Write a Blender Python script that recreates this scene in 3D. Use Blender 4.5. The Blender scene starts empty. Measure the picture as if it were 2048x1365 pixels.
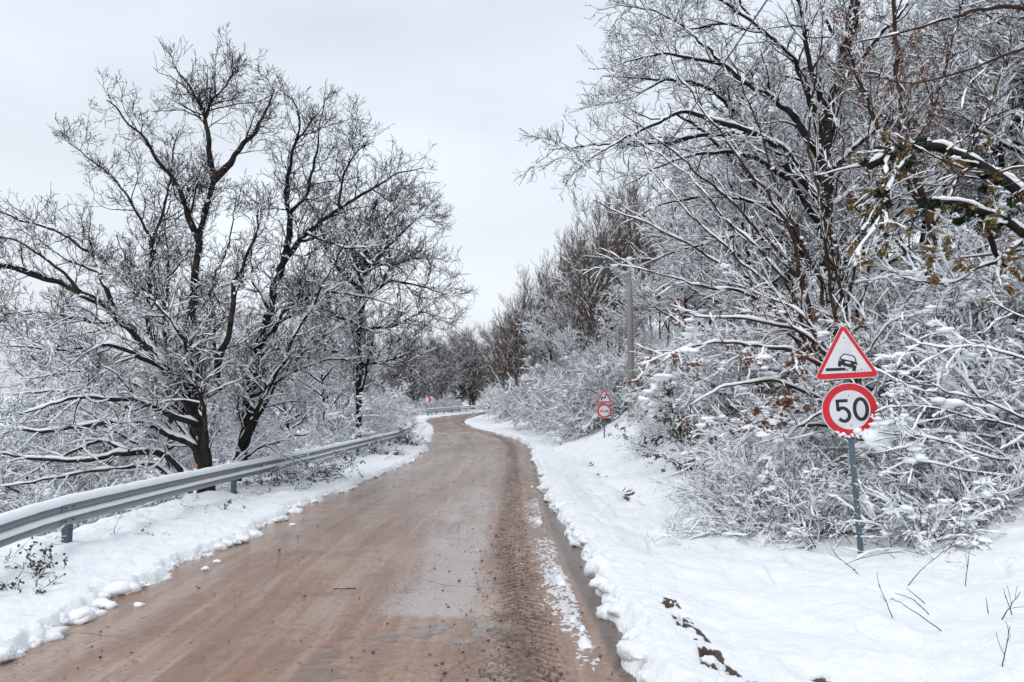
import bpy, bmesh, math
import numpy as np
from mathutils import Vector

SC = bpy.context.scene
COL = SC.collection
R_ = math.radians
F, CX, CY, CAMZ, HOR = 1600.0, 1024.0, 682.5, 1.75, 800.0     # photo pixels (2048 wide)
PITCH = math.atan((HOR - CY) / F)

# ------------------------------------------------------------------ camera
cam = bpy.data.cameras.new('camera')
cam.sensor_width = 36.0
cam.lens = 36.0 * F / 2048.0
cam.clip_start, cam.clip_end = 0.05, 3000
camo = bpy.data.objects.new('camera', cam)
camo.location = (0, 0, CAMZ)
camo.rotation_euler = (math.pi / 2 + PITCH, 0, 0)
COL.objects.link(camo)
SC.camera = camo

# ------------------------------------------------------------------ overcast sky
SUN_EL, SUN_ROT = R_(48), R_(-150)
w = bpy.data.worlds.new('World')
SC.world = w
w.use_nodes = True
nt = w.node_tree
nt.nodes.clear()
N, L = nt.nodes.new, nt.links.new
out = N('ShaderNodeOutputWorld'); bg = N('ShaderNodeBackground'); bg2 = N('ShaderNodeBackground'); add = N('ShaderNodeAddShader')
sky = N('ShaderNodeTexSky'); sky.sky_type = 'NISHITA'; sky.sun_disc = False
sky.sun_elevation, sky.sun_rotation = SUN_EL, SUN_ROT
sky.air_density, sky.dust_density = 1.0, 4.0
hs = N('ShaderNodeHueSaturation'); hs.inputs['Saturation'].default_value = 0.35
L(sky.outputs[0], hs.inputs['Color']); L(hs.outputs[0], bg.inputs[0]); bg.inputs[1].default_value = 0.05
tc = N('ShaderNodeTexCoord'); sep = N('ShaderNodeSeparateXYZ'); L(tc.outputs['Generated'], sep.inputs[0])
ramp = N('ShaderNodeValToRGB')                      # cloud deck: dimmer at the horizon, brighter overhead
L(sep.outputs[2], ramp.inputs[0])
e = ramp.color_ramp.elements
e[0].position, e[0].color = 0.0, (0.66, 0.69, 0.725, 1)
e[1].position, e[1].color = 1.0, (0.84, 0.90, 0.98, 1)
k = e.new(0.25); k.color = (0.60, 0.655, 0.71, 1)
k = e.new(0.56); k.color = (0.64, 0.71, 0.78, 1)
mp = N('ShaderNodeMapping'); mp.inputs['Scale'].default_value = (1.0, 1.0, 2.6); L(tc.outputs['Generated'], mp.inputs[0])
nz = N('ShaderNodeTexNoise'); nz.inputs['Scale'].default_value = 1.9; nz.inputs['Detail'].default_value = 6; nz.inputs['Roughness'].default_value = 0.45
L(mp.outputs[0], nz.inputs['Vector'])
mr = N('ShaderNodeMapRange'); mr.inputs[1].default_value = 0.3; mr.inputs[2].default_value = 0.7; mr.inputs[3].default_value = 0.80; mr.inputs[4].default_value = 1.10
L(nz.outputs[0], mr.inputs[0])
vm = N('ShaderNodeVectorMath'); vm.operation = 'SCALE'; L(ramp.outputs[0], vm.inputs[0]); L(mr.outputs[0], vm.inputs['Scale'])
L(vm.outputs[0], bg2.inputs[0]); bg2.inputs[1].default_value = 1.04
L(bg.outputs[0], add.inputs[0]); L(bg2.outputs[0], add.inputs[1]); L(add.outputs[0], out.inputs[0])

# ------------------------------------------------------------------ veiled sun
sl = bpy.data.lights.new('sun', 'SUN'); sl.energy = 0.5; sl.angle = R_(25); sl.color = (1.0, 0.97, 0.93)
so = bpy.data.objects.new('sun', sl); COL.objects.link(so)
az = SUN_ROT
sd = Vector((math.sin(az) * math.cos(SUN_EL), math.cos(az) * math.cos(SUN_EL), math.sin(SUN_EL)))
so.rotation_euler = sd.to_track_quat('Z', 'Y').to_euler()

SC.view_settings.view_transform = 'Standard'; SC.view_settings.look = 'None'
SC.view_settings.exposure = 0.12; SC.view_settings.gamma = 1.0
SC.render.engine = 'CYCLES'
SC.cycles.max_bounces = 9; SC.cycles.diffuse_bounces = 8; SC.cycles.glossy_bounces = 2
SC.cycles.use_denoising = True; SC.cycles.denoiser = 'OPENIMAGEDENOISE'; SC.cycles.denoising_input_passes = 'RGB_ALBEDO_NORMAL'; SC.cycles.denoising_prefilter = 'ACCURATE'
SC.cycles.use_adaptive_sampling = True; SC.cycles.adaptive_threshold = 0.015
SC.cycles.caustics_reflective = False; SC.cycles.caustics_refractive = False

# ------------------------------------------------------------------ helpers: pixels to places
cp, sp = math.cos(PITCH), math.sin(PITCH)
def at(px, py, Y):
    a, b = (px - CX) / F, -(py - CY) / F
    d = np.array([a, cp - b * sp, sp + b * cp])
    return np.array([0, 0, CAMZ]) + d * (Y / d[1])
def pix(p):
    v = np.asarray(p, float) - np.array([0, 0, CAMZ])
    z = v[1] * cp + v[2] * sp; u = -v[1] * sp + v[2] * cp
    return CX + F * v[0] / z, CY - F * u / z

# ------------------------------------------------------------------ helpers: noise
def _h(ix, iy, seed):
    h = (ix * 374761393 + iy * 668265263 + seed * 974711) & 0xffffffff
    h = ((h ^ (h >> 13)) * 1274126177) & 0xffffffff
    return ((h ^ (h >> 16)) & 0xffffff) / float(0xffffff)
def vn(x, y, seed=0):
    x = np.asarray(x, float); y = np.asarray(y, float)
    x, y = np.broadcast_arrays(x, y)
    ix = np.floor(x).astype(np.int64); iy = np.floor(y).astype(np.int64)
    fx = x - ix; fy = y - iy
    fx = fx * fx * fx * (fx * (fx * 6 - 15) + 10); fy = fy * fy * fy * (fy * (fy * 6 - 15) + 10)
    a = _h(ix, iy, seed); b = _h(ix + 1, iy, seed); c = _h(ix, iy + 1, seed); d = _h(ix + 1, iy + 1, seed)
    return (a * (1 - fx) + b * fx) * (1 - fy) + (c * (1 - fx) + d * fx) * fy
def fbm(x, y, o=4, seed=0):
    s = 0; a = 0.5; t = 0
    for i in range(o):
        s = s + a * vn(x * 2 ** i + 17.3 * i, y * 2 ** i - 9.1 * i, seed + i); t += a; a *= 0.5
    return s / t
def sst(a, b, x):
    t = np.clip((x - a) / (b - a), 0, 1); return t * t * (3 - 2 * t)
def curve(pts, smooth=2.0):
    xs = np.arange(-80, 460, 0.25); ys = np.interp(xs, [p[0] for p in pts], [p[1] for p in pts])
    k = np.exp(-0.5 * (np.arange(-40, 41) * 0.25 / smooth) ** 2); k /= k.sum()
    ys2 = np.convolve(np.pad(ys, 40, mode='edge'), k, mode='valid')
    return lambda Y: np.interp(Y, xs, ys2)

# ------------------------------------------------------------------ the lie of the land
ZR = curve([(-60, 1.0), (-10, .18), (0, 0), (13, -.25), (27, -.5), (38, -.5), (55, -.2), (70, -.05), (100, .25), (130, .5), (200, 1.5), (400, 6)])
XL = curve([(-60, -3.7), (5, -3.6), (13.3, -3.95), (34, -3.75), (48, -4.75), (59, -5.9), (68, -7.4), (76, -8.1), (85, -6.6), (94, -4.9), (105, -2.8), (130, 3), (200, 22), (400, 70)], 1.2)
XR = curve([(-60, .95), (5, .92), (13.3, .78), (27.7, .88), (39, .85), (45, .2), (51, -1.1), (57, -2.7), (67, -4.0), (78, -3.5), (87, -2.2), (105, 2.0), (130, 8), (200, 27), (400, 75)], 1.2)
XB = curve([(-60, 4.8), (9, 4.7), (20, 4.0), (37, 3.0), (50, 1.6), (70, -1.2), (87, .6), (105, 4.5), (130, 12), (200, 32), (400, 80)], 1.5)
FALL = curve([(-60, .5), (20, .5), (50, .40), (75, .16), (100, .06), (400, .05)], 4)

def ground(x, y, detail=True):
    """height of the snow surface, bare-earth share, horizontal push of the lip"""
    x = np.asarray(x, float); y = np.asarray(y, float)
    x, y = np.broadcast_arrays(x, y)
    zr = ZR(y)
    if detail:
        el = (fbm(y * .8, x * .3, 3, 11) - .5) * .50 + (fbm(y * 3.1, x * 2.0, 3, 12) - .5) * .34
        er = (fbm(y * .9, 0 * x, 3, 21) - .5) * .26 + (fbm(y * 2.4, 0 * x, 2, 22) - .5) * .16
    else:
        el = er = 0 * x
    dl = (XL(y) + el) - x; dr = x - (XR(y) + er)
    inside = zr - .07
    # right verge, ditch and bank
    lump = np.abs(2 * fbm(x * 5.2, y * 5.2, 3, 31) - 1) if detail else .3
    lip = .115 + .08 * (1 - lump) * np.exp(-np.maximum(dr, 0) / .35) + (.05 * np.exp(-((dr - .45) / .35) ** 2))
    hr = lip * sst(-.03, .17, dr)
    und = (fbm(x * 1.1, y * .8, 4, 41) - .5) * .20 + (fbm(x * 4.0, y * 2.6, 4, 42) - .5) * .085 - .035 * sst(.62, .74, vn(x * 2.6, y * 2.0, 43)) if detail else 0 * x
    hr = hr + sst(.05, .8, dr) * und + .17 * sst(.5, 3.2, dr)
    ditch = np.exp(-((dr - 1.72) / .26) ** 2) * sst(14.5, 16.5, y) * (1 - sst(27, 30, y)) * sst(.38, .62, vn(y * .9, x * .4, 51))
    hr = hr - .20 * ditch
    # wheel rut that broke through the verge snow, lower right
    rut = np.exp(-((x - 1.37 - .05 * (vn(y * 3, 0 * y, 54) - .5)) / (.07 + .13 * (1 - sst(4.4, 5.8, y)))) ** 2) * (1 - sst(6.6, 7.6, y)) * (y > 1) + .7 * np.exp(-((x - 1.95) / .10) ** 2) * (1 - sst(4.9, 5.6, y)) * (y > 1)
    tread = sst(.40, .54, vn(x * 6 + 2 * y, y * 11, 52) * .55 + fbm(x * 13, y * 13, 3, 53) * .45)
    hr = hr - .11 * rut * tread
    s = x - XB(y)
    sl = .60 + .10 * (fbm(y * .12, 0 * y, 2, 61) - .5)
    soft = .45 * np.log1p(np.exp(np.clip(s / .45, -30, 30)))
    bank = sl * np.minimum(soft, 16) + .22 * np.maximum(soft - 16, 0)
    bank = np.where(soft > 60, sl * 16 + .22 * 44, bank)
    rough = (fbm(x * .9, y * .9, 4, 62) - .5) * .9 * sst(.1, 2.0, s) if detail else 0 * x
    hr = hr + bank + rough
    # left verge and drop
    lumpl = np.abs(2 * fbm(x * 6.2, y * 6.2, 3, 71) - 1) if detail else .3
    hl = (.075 + .07 * (1 - lumpl) * np.exp(-np.maximum(dl, 0) / .5)) * sst(-.01, .12, dl)
    undl = (fbm(x * 1.3, y * 1.0, 4, 81) - .5) * .16 + (fbm(x * 5, y * 4, 3, 82) - .5) * .07 if detail else 0 * x
    hl = hl + sst(.05, .6, dl) * undl + .05 * sst(.4, 1.6, dl)
    q = np.maximum(dl - 2.3, 0)
    fall = FALL(y) * np.minimum(q, 24) + .18 * np.maximum(np.minimum(q, 120) - 24, 0) * FALL(y) / .5
    hl = hl - fall * sst(0, 1.0, q) + ((fbm(x * .7, y * .7, 3, 83) - .5) * .5 * sst(0, 3, q) if detail else 0)
    hr = hr - .05 * np.exp(-(((x - 3.88) ** 2 + (y - 8.85) ** 2) / .016))
    z = np.where(dr > 0, zr + hr, np.where(dl > 0, zr + hl, inside))
    z = np.where((dr <= 0) & (dr > -.02), zr - .07 + 0 * z, z)
    # slush windrow thrown up beside the wheel track
    ci = x - (XR(y) - .34)
    wr = np.exp(-(ci / .085) ** 2) * np.where((y > 5.6) & (y < 32), 1, 0) * sst(.44, .60, fbm(y * .6, 0 * x, 3, 91)) * sst(.3, .65, fbm(x * 6, y * 4, 3, 92)) * .98
    z = np.where((dr <= 0) & (dl <= 0), np.maximum(z, zr - .07 + .115 * wr), z)
    bare = np.clip(ditch * .85 * sst(.50, .62, fbm(x * 7, y * 5, 4, 93)) + rut * tread * 2.3, 0, 1)
    bare = np.maximum(bare, sst(.655, .70, fbm(x * 2.3, y * 2.3, 5, 94)) * sst(.2, 1.2, s) * .8)
    return z, bare, dl, dr
def gz(x, y): return float(ground(x, y, False)[0])

# ------------------------------------------------------------------ materials
def mat(name):
    m = bpy.data.materials.new(name); m.use_nodes = True
    n = m.node_tree; b = n.nodes['Principled BSDF']
    return m, n, b
def noise(n, scale, detail=4, rough=.55, coord='Object', sc=None):
    t = n.nodes.new('ShaderNodeTexCoord'); x = n.nodes.new('ShaderNodeTexNoise')
    x.inputs['Scale'].default_value = scale; x.inputs['Detail'].default_value = detail; x.inputs['Roughness'].default_value = rough
    if sc is not None:
        mpn = n.nodes.new('ShaderNodeMapping'); mpn.inputs['Scale'].default_value = sc
        n.links.new(t.outputs[coord], mpn.inputs[0]); n.links.new(mpn.outputs[0], x.inputs['Vector'])
    else:
        n.links.new(t.outputs[coord], x.inputs['Vector'])
    return x.outputs[0]
def rng_map(n, src, a, b, lo=0., hi=1.):
    m = n.nodes.new('ShaderNodeMapRange'); m.inputs[1].default_value = a; m.inputs[2].default_value = b
    m.inputs[3].default_value = lo; m.inputs[4].default_value = hi
    n.links.new(src, m.inputs[0]); return m.outputs[0]
def mix(n, fac, a, b):
    m = n.nodes.new('ShaderNodeMix'); m.data_type = 'RGBA'
    if isinstance(fac, float): m.inputs[0].default_value = fac
    else: n.links.new(fac, m.inputs[0])
    for i, v in ((6, a), (7, b)):
        if isinstance(v, tuple): m.inputs[i].default_value = (*v, 1)
        else: n.links.new(v, m.inputs[i])
    return m.outputs[2]
def math_(n, op, a, b=None):
    m = n.nodes.new('ShaderNodeMath'); m.operation = op
    for i, v in ((0, a), (1, b)):
        if v is None: continue
        if isinstance(v, (int, float)): m.inputs[i].default_value = v
        else: n.links.new(v, m.inputs[i])
    return m.outputs[0]
def bump(n, b, h, strength, dist):
    x = n.nodes.new('ShaderNodeBump'); x.inputs['Strength'].default_value = strength; x.inputs['Distance'].default_value = dist
    n.links.new(h, x.inputs['Height']); n.links.new(x.outputs[0], b.inputs['Normal'])
def attr(n, name):
    a = n.nodes.new('ShaderNodeAttribute'); a.attribute_name = name; return a

SNOWC = (.865, .885, .915)
M_SNOW, n, b = mat('snow_on_branches')
b.inputs['Base Color'].default_value = (*SNOWC, 1); b.inputs['Roughness'].default_value = .7; b.inputs['Specular IOR Level'].default_value = .2
bump(n, b, noise(n, 60, 3), .35, .01)

M_GROUND, n, b = mat('snow_ground')
soil = mix(n, noise(n, 9, 6), (.045, .034, .027), (.15, .105, .08))
a = attr(n, 'bare')
f = rng_map(n, math_(n, 'ADD', a.outputs['Fac'], rng_map(n, noise(n, 14, 5), 0, 1, -.3, .3)), .42, .58)
n.links.new(mix(n, f, SNOWC, soil), b.inputs['Base Color'])
b.inputs['Roughness'].default_value = .75; b.inputs['Specular IOR Level'].default_value = .2
h = math_(n, 'ADD', noise(n, 9, 6, .6), math_(n, 'MULTIPLY', noise(n, 55, 4, .6), .35))
bump(n, b, h, .8, .05)

def bark(name, c0, c1, lichen=None, dust=.40):
    m, n, b = mat(name)
    col = mix(n, rng_map(n, noise(n, 7, 5, .65), .35, .7), c0, c1)
    if lichen: col = mix(n, rng_map(n, noise(n, 2.3, 4, .6), .54, .64), col, lichen)
    g = n.nodes.new('ShaderNodeNewGeometry'); s = n.nodes.new('ShaderNodeSeparateXYZ'); n.links.new(g.outputs['Normal'], s.inputs[0])
    d = math_(n, 'ADD', s.outputs[2], rng_map(n, noise(n, 9, 4, .6), .3, .7, -dust, dust))
    col = mix(n, rng_map(n, d, .86, .98), col, SNOWC)          # snow dusting that lies on upward faces
    n.links.new(col, b.inputs['Base Color']); b.inputs['Roughness'].default_value = .9; b.inputs['Specular IOR Level'].default_value = .15
    bump(n, b, noise(n, 26, 5, .7, sc=(1, 1, .25)), .7, .03)
    return m
M_OAK = bark('oak_bark', (.013, .011, .010), (.044, .039, .035), (.058, .043, .032))
M_DARK = bark('dark_bark', (.011, .0095, .009), (.036, .031, .028))
M_BROWN = bark('brown_bark', (.024, .016, .012), (.075, .050, .036), (.10, .058, .030), .25)
M_TWIG = bark('thicket_bark', (.019, .013, .0105), (.062, .041, .032), None, .25)
M_RED = bark('sapling_bark', (.072, .047, .039), (.155, .105, .086), None, .25)

def leafmat(name, a, b_, c):
    m, n, b = mat(name)
    o = n.nodes.new('ShaderNodeNewGeometry')
    r = n.nodes.new('ShaderNodeValToRGB'); n.links.new(o.outputs['Random Per Island'], r.inputs[0])
    r.color_ramp.elements[0].color = (*a, 1); r.color_ramp.elements[1].color = (*c, 1)
    k = r.color_ramp.elements.new(.5); k.color = (*b_, 1)
    n.links.new(r.outputs[0], b.inputs['Base Color']); b.inputs['Roughness'].default_value = .55
    return m
M_BEECH = leafmat('dead_beech_leaf', (.10, .035, .020), (.16, .060, .032), (.21, .095, .05))
M_RUST = leafmat('pale_rust_leaf', (.20, .085, .055), (.28, .13, .09), (.16, .06, .04))
M_OCHRE = leafmat('ochre_leaf', (.15, .085, .025), (.24, .14, .04), (.09, .065, .024))
M_IVY = leafmat('ivy_leaf', (.010, .018, .010), (.020, .036, .016), (.045, .055, .022))
M_BRAMBLE = leafmat('bramble_leaf', (.012, .018, .012), (.028, .038, .022), (.07, .045, .03))

def metal(name, col, rough, met=.6, streak=.5):
    m, n, b = mat(name)
    v = noise(n, 18, 6, .65, sc=(1, 1, .4))
    c2 = tuple(x * (1 - streak * .55) for x in col)
    n.links.new(mix(n, rng_map(n, v, .3, .7), c2, col), b.inputs['Base Color'])
    b.inputs['Metallic'].default_value = met
    n.links.new(rng_map(n, v, .3, .7, rough - .1, rough + .15), b.inputs['Roughness'])
    return m
M_GALV = metal('galvanised_steel', (.235, .26, .285), .45, .5)
M_POST = metal('blue_grey_steel', (.085, .12, .15), .5, .45)
M_SIGNPOST = metal('sign_post_steel', (.12, .165, .20), .5, .45)
M_BOLT = metal('bolt_steel', (.10, .11, .12), .4, .7)
M_CONC = metal('pole_concrete', (.27, .255, .235), .85, 0.0, .4)
M_WOOD = metal('dark_pole', (.055, .058, .065), .85, 0.0, .5)
M_CABLE = metal('cable', (.075, .085, .10), .6, 0.0, .2)
def paint(name, col, rough=.36, dirt=.22):
    m, n, b = mat(name)
    v = noise(n, 11, 6, .65)
    n.links.new(mix(n, rng_map(n, v, .45, .8), col, tuple(x * (1 - dirt) for x in col)), b.inputs['Base Color'])
    b.inputs['Roughness'].default_value = rough
    return m
M_WHITE = paint('sign_white', (.62, .64, .67))
M_REDP = paint('sign_red', (.56, .006, .016))
M_BLACK = paint('sign_black', (.008, .008, .009))
M_BACK = paint('sign_back_grey', (.25, .26, .27))
M_ORANGE = paint('reflector_orange', (.36, .18, .09))

# ------------------------------------------------------------------ helpers: meshes and things
class MB:
    def __init__(s): s.v = []; s.q = []; s.t = []; s.n = 0; s.qm = []; s.tm = []
    def add(s, V, Q=None, T=None, m=0):
        V = np.asarray(V, np.float32).reshape(-1, 3)
        if Q is not None and len(Q): Q = np.asarray(Q, np.int32) + s.n; s.q.append(Q); s.qm.append(np.full(len(Q), m, np.int32))
        if T is not None and len(T): T = np.asarray(T, np.int32) + s.n; s.t.append(T); s.tm.append(np.full(len(T), m, np.int32))
        s.v.append(V); s.n += len(V)
    def mesh(s, name, mats, smooth=True):
        me = bpy.data.meshes.new(name)
        V = np.concatenate(s.v) if s.v else np.zeros((0, 3), np.float32)
        Q = np.concatenate(s.q) if s.q else np.zeros((0, 4), np.int32)
        T = np.concatenate(s.t) if s.t else np.zeros((0, 3), np.int32)
        nq, nt_ = len(Q), len(T)
        me.vertices.add(len(V)); me.vertices.foreach_set('co', V.ravel())
        me.loops.add(nq * 4 + nt_ * 3); me.loops.foreach_set('vertex_index', np.concatenate([Q.ravel(), T.ravel()]).astype(np.int32))
        me.polygons.add(nq + nt_)
        st = np.concatenate([np.arange(nq) * 4, nq * 4 + np.arange(nt_) * 3]).astype(np.int32)
        me.polygons.foreach_set('loop_start', st)
        me.polygons.foreach_set('material_index', np.concatenate(s.qm + s.tm).astype(np.int32) if (s.qm or s.tm) else np.zeros(0, np.int32))
        me.polygons.foreach_set('use_smooth', np.full(nq + nt_, smooth, bool))
        for m in (mats if isinstance(mats, (list, tuple)) else [mats]): me.materials.append(m)
        me.update(calc_edges=True)
        return me
    def build(s, name, mats, parent=None, smooth=True):
        o = bpy.data.objects.new(name, s.mesh(name, mats, smooth)); COL.objects.link(o)
        if parent is not None: o.parent = parent
        return o
def tag(o, label=None, cat=None, group=None, kind=None):
    for k_, v_ in (('label', label), ('category', cat), ('group', group), ('kind', kind)):
        if v_: o[k_] = v_
    return o
def empty(name, loc, label, cat, group=None, rz=0, scale=1):
    o = bpy.data.objects.new(name, None); COL.objects.link(o); o.location = loc; o.rotation_euler = (0, 0, rz)
    o.scale = (scale,) * 3; o.empty_display_size = .2
    return tag(o, label, cat, group)
def copy_thing(src, loc, rz, scale, label, group, tilt=(0, 0)):
    c = src.copy(); COL.objects.link(c)
    c.location = loc; c.rotation_euler = (tilt[0], tilt[1], rz); c.scale = scale if isinstance(scale, tuple) else (scale,) * 3
    c['label'] = label
    if group: c['group'] = group
    elif 'group' in c: del c['group']
    for ch in src.children:
        d = ch.copy(); COL.objects.link(d); d.parent = c
        for g in ch.children:
            f_ = g.copy(); COL.objects.link(f_); f_.parent = d
    return c
def box(mb, c, s, m=0, rot=None):
    c = np.asarray(c, float); s = np.asarray(s, float) / 2
    V = np.array([[x, y, z] for x in (-1, 1) for y in (-1, 1) for z in (-1, 1)]) * s
    if rot is not None: V = V @ np.asarray(rot).T
    mb.add(V + c, [[0, 1, 3, 2], [4, 6, 7, 5], [0, 4, 5, 1], [2, 3, 7, 6], [0, 2, 6, 4], [1, 5, 7, 3]], m=m)

def norm(v): return v / np.maximum(np.linalg.norm(v, axis=-1, keepdims=True), 1e-9)
def frames(P):
    T = np.empty_like(P); T[:, 1:-1] = P[:, 2:] - P[:, :-2]; T[:, 0] = P[:, 1] - P[:, 0]; T[:, -1] = P[:, -1] - P[:, -2]
    T = norm(T)
    mT = norm(T.mean(1))
    ref = np.where(np.abs(mT[:, 2:3]) > .93, np.array([[1., 0, 0]]), np.array([[0, 0, 1.]]))[:, None, :]
    A = norm(np.cross(T, np.broadcast_to(ref, T.shape))); B = np.cross(A, T)
    return T, A, B
def tubes(mb, P, Rr, S, m=0, cap=False, squash=1.0):
    if len(P) == 0: return
    Nn, K = P.shape[:2]
    T, A, B = frames(P)
    th = np.arange(S) * 2 * math.pi / S + math.pi / 2
    V = P[:, :, None, :] + Rr[:, :, None, None] * (np.cos(th)[None, None, :, None] * A[:, :, None, :] + squash * np.sin(th)[None, None, :, None] * B[:, :, None, :])
    i = np.arange(Nn)[:, None, None] * K * S + np.arange(K - 1)[None, :, None] * S
    j = np.arange(S)[None, None, :]; j2 = (j + 1) % S
    Q = np.stack([i + j, i + j2, i + S + j2, i + S + j], -1).reshape(-1, 4)
    Tt = None
    if cap:
        V = np.concatenate([V.reshape(-1, 3), P[:, -1]]); base = Nn * K * S
        jj = np.arange(S)[None, :]; e0 = np.arange(Nn)[:, None] * K * S + (K - 1) * S
        Tt = np.stack([e0 + jj, e0 + (jj + 1) % S, np.broadcast_to(base + np.arange(Nn)[:, None], (Nn, S))], -1).reshape(-1, 3)
    mb.add(V.reshape(-1, 3), Q, Tt, m)

# icosphere template for lumps of snow
_bm = bmesh.new(); bmesh.ops.create_icosphere(_bm, subdivisions=2, radius=1)
ICO_V = np.array([v.co[:] for v in _bm.verts]); ICO_F = np.array([[v.index for v in f_.verts] for f_ in _bm.faces]); _bm.free()
_bm = bmesh.new(); bmesh.ops.create_icosphere(_bm, subdivisions=1, radius=1)
ICO1_V = np.array([v.co[:] for v in _bm.verts]); ICO1_F = np.array([[v.index for v in f_.verts] for f_ in _bm.faces]); _bm.free()
def lumps(mb, C, rad, rng, flat=.65, fine=False):
    V0, F0 = (ICO_V, ICO_F) if fine else (ICO1_V, ICO1_F)
    n_ = len(C)
    if n_ == 0: return
    sc = rad[:, None, None] * np.stack([rng.uniform(.7, 1.3, n_), rng.uniform(.7, 1.3, n_), rng.uniform(.8, 1.1, n_) * flat], -1)[:, None, :]
    jit = 1 + .10 * rng.standard_normal((n_, len(V0), 1))
    a = rng.uniform(0, 6.28, n_); ca, sa = np.cos(a), np.sin(a)
    V = V0[None] * jit * sc * (1 + .5 * (vn(V0[None, :, 0] * 1.3 + np.arange(n_)[:, None] * 3.7, V0[None, :, 1] * 1.3 + V0[None, :, 2], 9) - .5))[..., None]
    V = np.stack([V[..., 0] * ca[:, None] - V[..., 1] * sa[:, None], V[..., 0] * sa[:, None] + V[..., 1] * ca[:, None], V[..., 2]], -1) + C[:, None, :]
    Fx = (F0[None] + (np.arange(n_) * len(V0))[:, None, None]).reshape(-1, 3)
    mb.add(V.reshape(-1, 3), None, Fx)

# ------------------------------------------------------------------ branches
def resample(pts, step):
    pts = np.asarray(pts, float); d = np.r_[0, np.cumsum(np.linalg.norm(np.diff(pts, axis=0), axis=1))]
    K = max(4, int(d[-1] / step) + 1); s = np.linspace(0, d[-1], K)
    # catmull-like smoothing by dense interpolation and a short blur
    dense = np.stack([np.interp(np.linspace(0, d[-1], K * 4), d, pts[:, i]) for i in range(3)], -1)
    kk = max(1, int(K * .30)); ker = np.ones(kk * 2 + 1) / (kk * 2 + 1)
    kk = min(kk, 10); ker = np.ones(kk * 2 + 1) / (kk * 2 + 1)
    pd = np.concatenate([2 * dense[0] - dense[kk:0:-1], dense, 2 * dense[-1] - dense[-2:-kk - 2:-1]])
    sm = np.stack([np.convolve(pd[:, i], ker, mode='valid') for i in range(3)], -1)
    return sm[np.linspace(0, len(sm) - 1, K).astype(int)]

def grow(par, rng, dens, tr, ang, length, K, wig, up, rad, rmin=.0025, along=0.0, cap_n=None, rmax=9):
    """children of par: list of (P,R); length(parlen, t, n) gives metres; dens per metre of parent"""
    outP, outR = [], []
    for P, Rr in par:
        Nn, Kp = P.shape[:2]
        if Nn == 0: continue
        seg = np.linalg.norm(np.diff(P, axis=1), axis=2); plen = seg.sum(1)
        cnt = rng.poisson(np.maximum(plen * dens * (tr[1] - tr[0]), 1e-3))
        idx = np.repeat(np.arange(Nn), cnt)
        if len(idx) == 0: continue
        M_ = len(idx)
        t = rng.uniform(tr[0], tr[1], M_)
        f_ = t * (Kp - 1); i0 = np.minimum(f_.astype(int), Kp - 2); fr = (f_ - i0)[:, None]
        p0 = P[idx, i0] * (1 - fr) + P[idx, i0 + 1] * fr
        tan = norm(P[idx, i0 + 1] - P[idx, i0]); r0 = Rr[idx, i0] * (1 - fr[:, 0]) + Rr[idx, i0 + 1] * fr[:, 0]
        pr = norm(np.cross(tan, rng.standard_normal((M_, 3))))
        pr[:, 2] += up * .6; pr = norm(pr)
        a = np.radians(rng.normal(ang, 13, M_))[:, None]
        d = norm(np.cos(a) * tan + np.sin(a) * pr)
        Ln = length(plen[idx], t, M_) * rng.lognormal(0, .28, M_)
        pts = np.empty((M_, K, 3)); pts[:, 0] = p0
        st = (Ln / (K - 1))[:, None]
        for k_ in range(1, K):
            d = norm(d + wig * rng.standard_normal((M_, 3)) + np.array([0, 0, up * (1.0 / K) * 2.2]))
            pts[:, k_] = pts[:, k_ - 1] + d * st
        rr = np.minimum(np.minimum(r0 * rad, .016 * Ln + .002), rmax)
        s = np.linspace(0, 1, K)[None, :]
        R2 = np.maximum(rr[:, None] * (1 - .72 * s), rmin)
        outP.append(pts); outR.append(R2)
    if not outP: return []
    return [(np.concatenate(outP), np.concatenate(outR))]

def snow_on(mb, grp, rng, amt, thick, S, hfun=None, rel=.45, cover=.0):
    """irregular ridges of snow resting on branches; thick in metres, amt 0..1 share of length covered"""
    for P, Rr in grp:
        Nn, K = P.shape[:2]
        if Nn == 0: continue
        if K < 10:                                       # finer steps, so that the snow can break up
            K2 = K * 2 - 1; P_ = np.empty((Nn, K2, 3)); P_[:, ::2] = P; P_[:, 1::2] = (P[:, 1:] + P[:, :-1]) / 2
            R__ = np.empty((Nn, K2)); R__[:, ::2] = Rr; R__[:, 1::2] = (Rr[:, 1:] + Rr[:, :-1]) / 2
            P, Rr, K = P_, R__, K2
        T, A, B = frames(P)
        hz = np.sqrt(np.clip(1 - T[..., 2] ** 2, 0, 1))
        nb = rng.uniform(0, 1, (Nn, 1)); ph = rng.uniform(0, 50, (Nn, 1)); s = np.arange(K)[None, :] + ph * 3
        fq = .55 if K > 20 else .75
        npt = .3 * rng.uniform(0, 1, (Nn, K)) + .7 * vn(s * fq, ph * 7.1, 3)
        cov = amt * (hfun(P[..., 2]) if hfun else 1.0)
        g = sst(1 - cov - .10, 1 - cov + .16, .42 * nb + .58 * npt) * sst(.16, .66, hz)
        rs = (thick * (.30 + 1.15 * npt ** 1.3) * (.55 + .6 * Rr / (Rr + .008)) + Rr * rel * (.5 + npt)) * g
        rs[:, -1] *= .3; rs[:, 0] *= .5
        keep = rs.max(1) > thick * .22
        if not keep.any(): continue
        P2, r2, rb = P[keep], rs[keep], Rr[keep]
        off = np.where(r2 > .0015, rb * .60 + r2 * .62, 0)
        C = P2.copy(); C[..., 2] += off; C[..., :2] += rng.normal(0, .12, C[..., :2].shape) * r2[..., None]
        r2 = np.maximum(r2, .0006)
        tubes(mb, C, r2 * 1.08, S, squash=.80)
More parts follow.
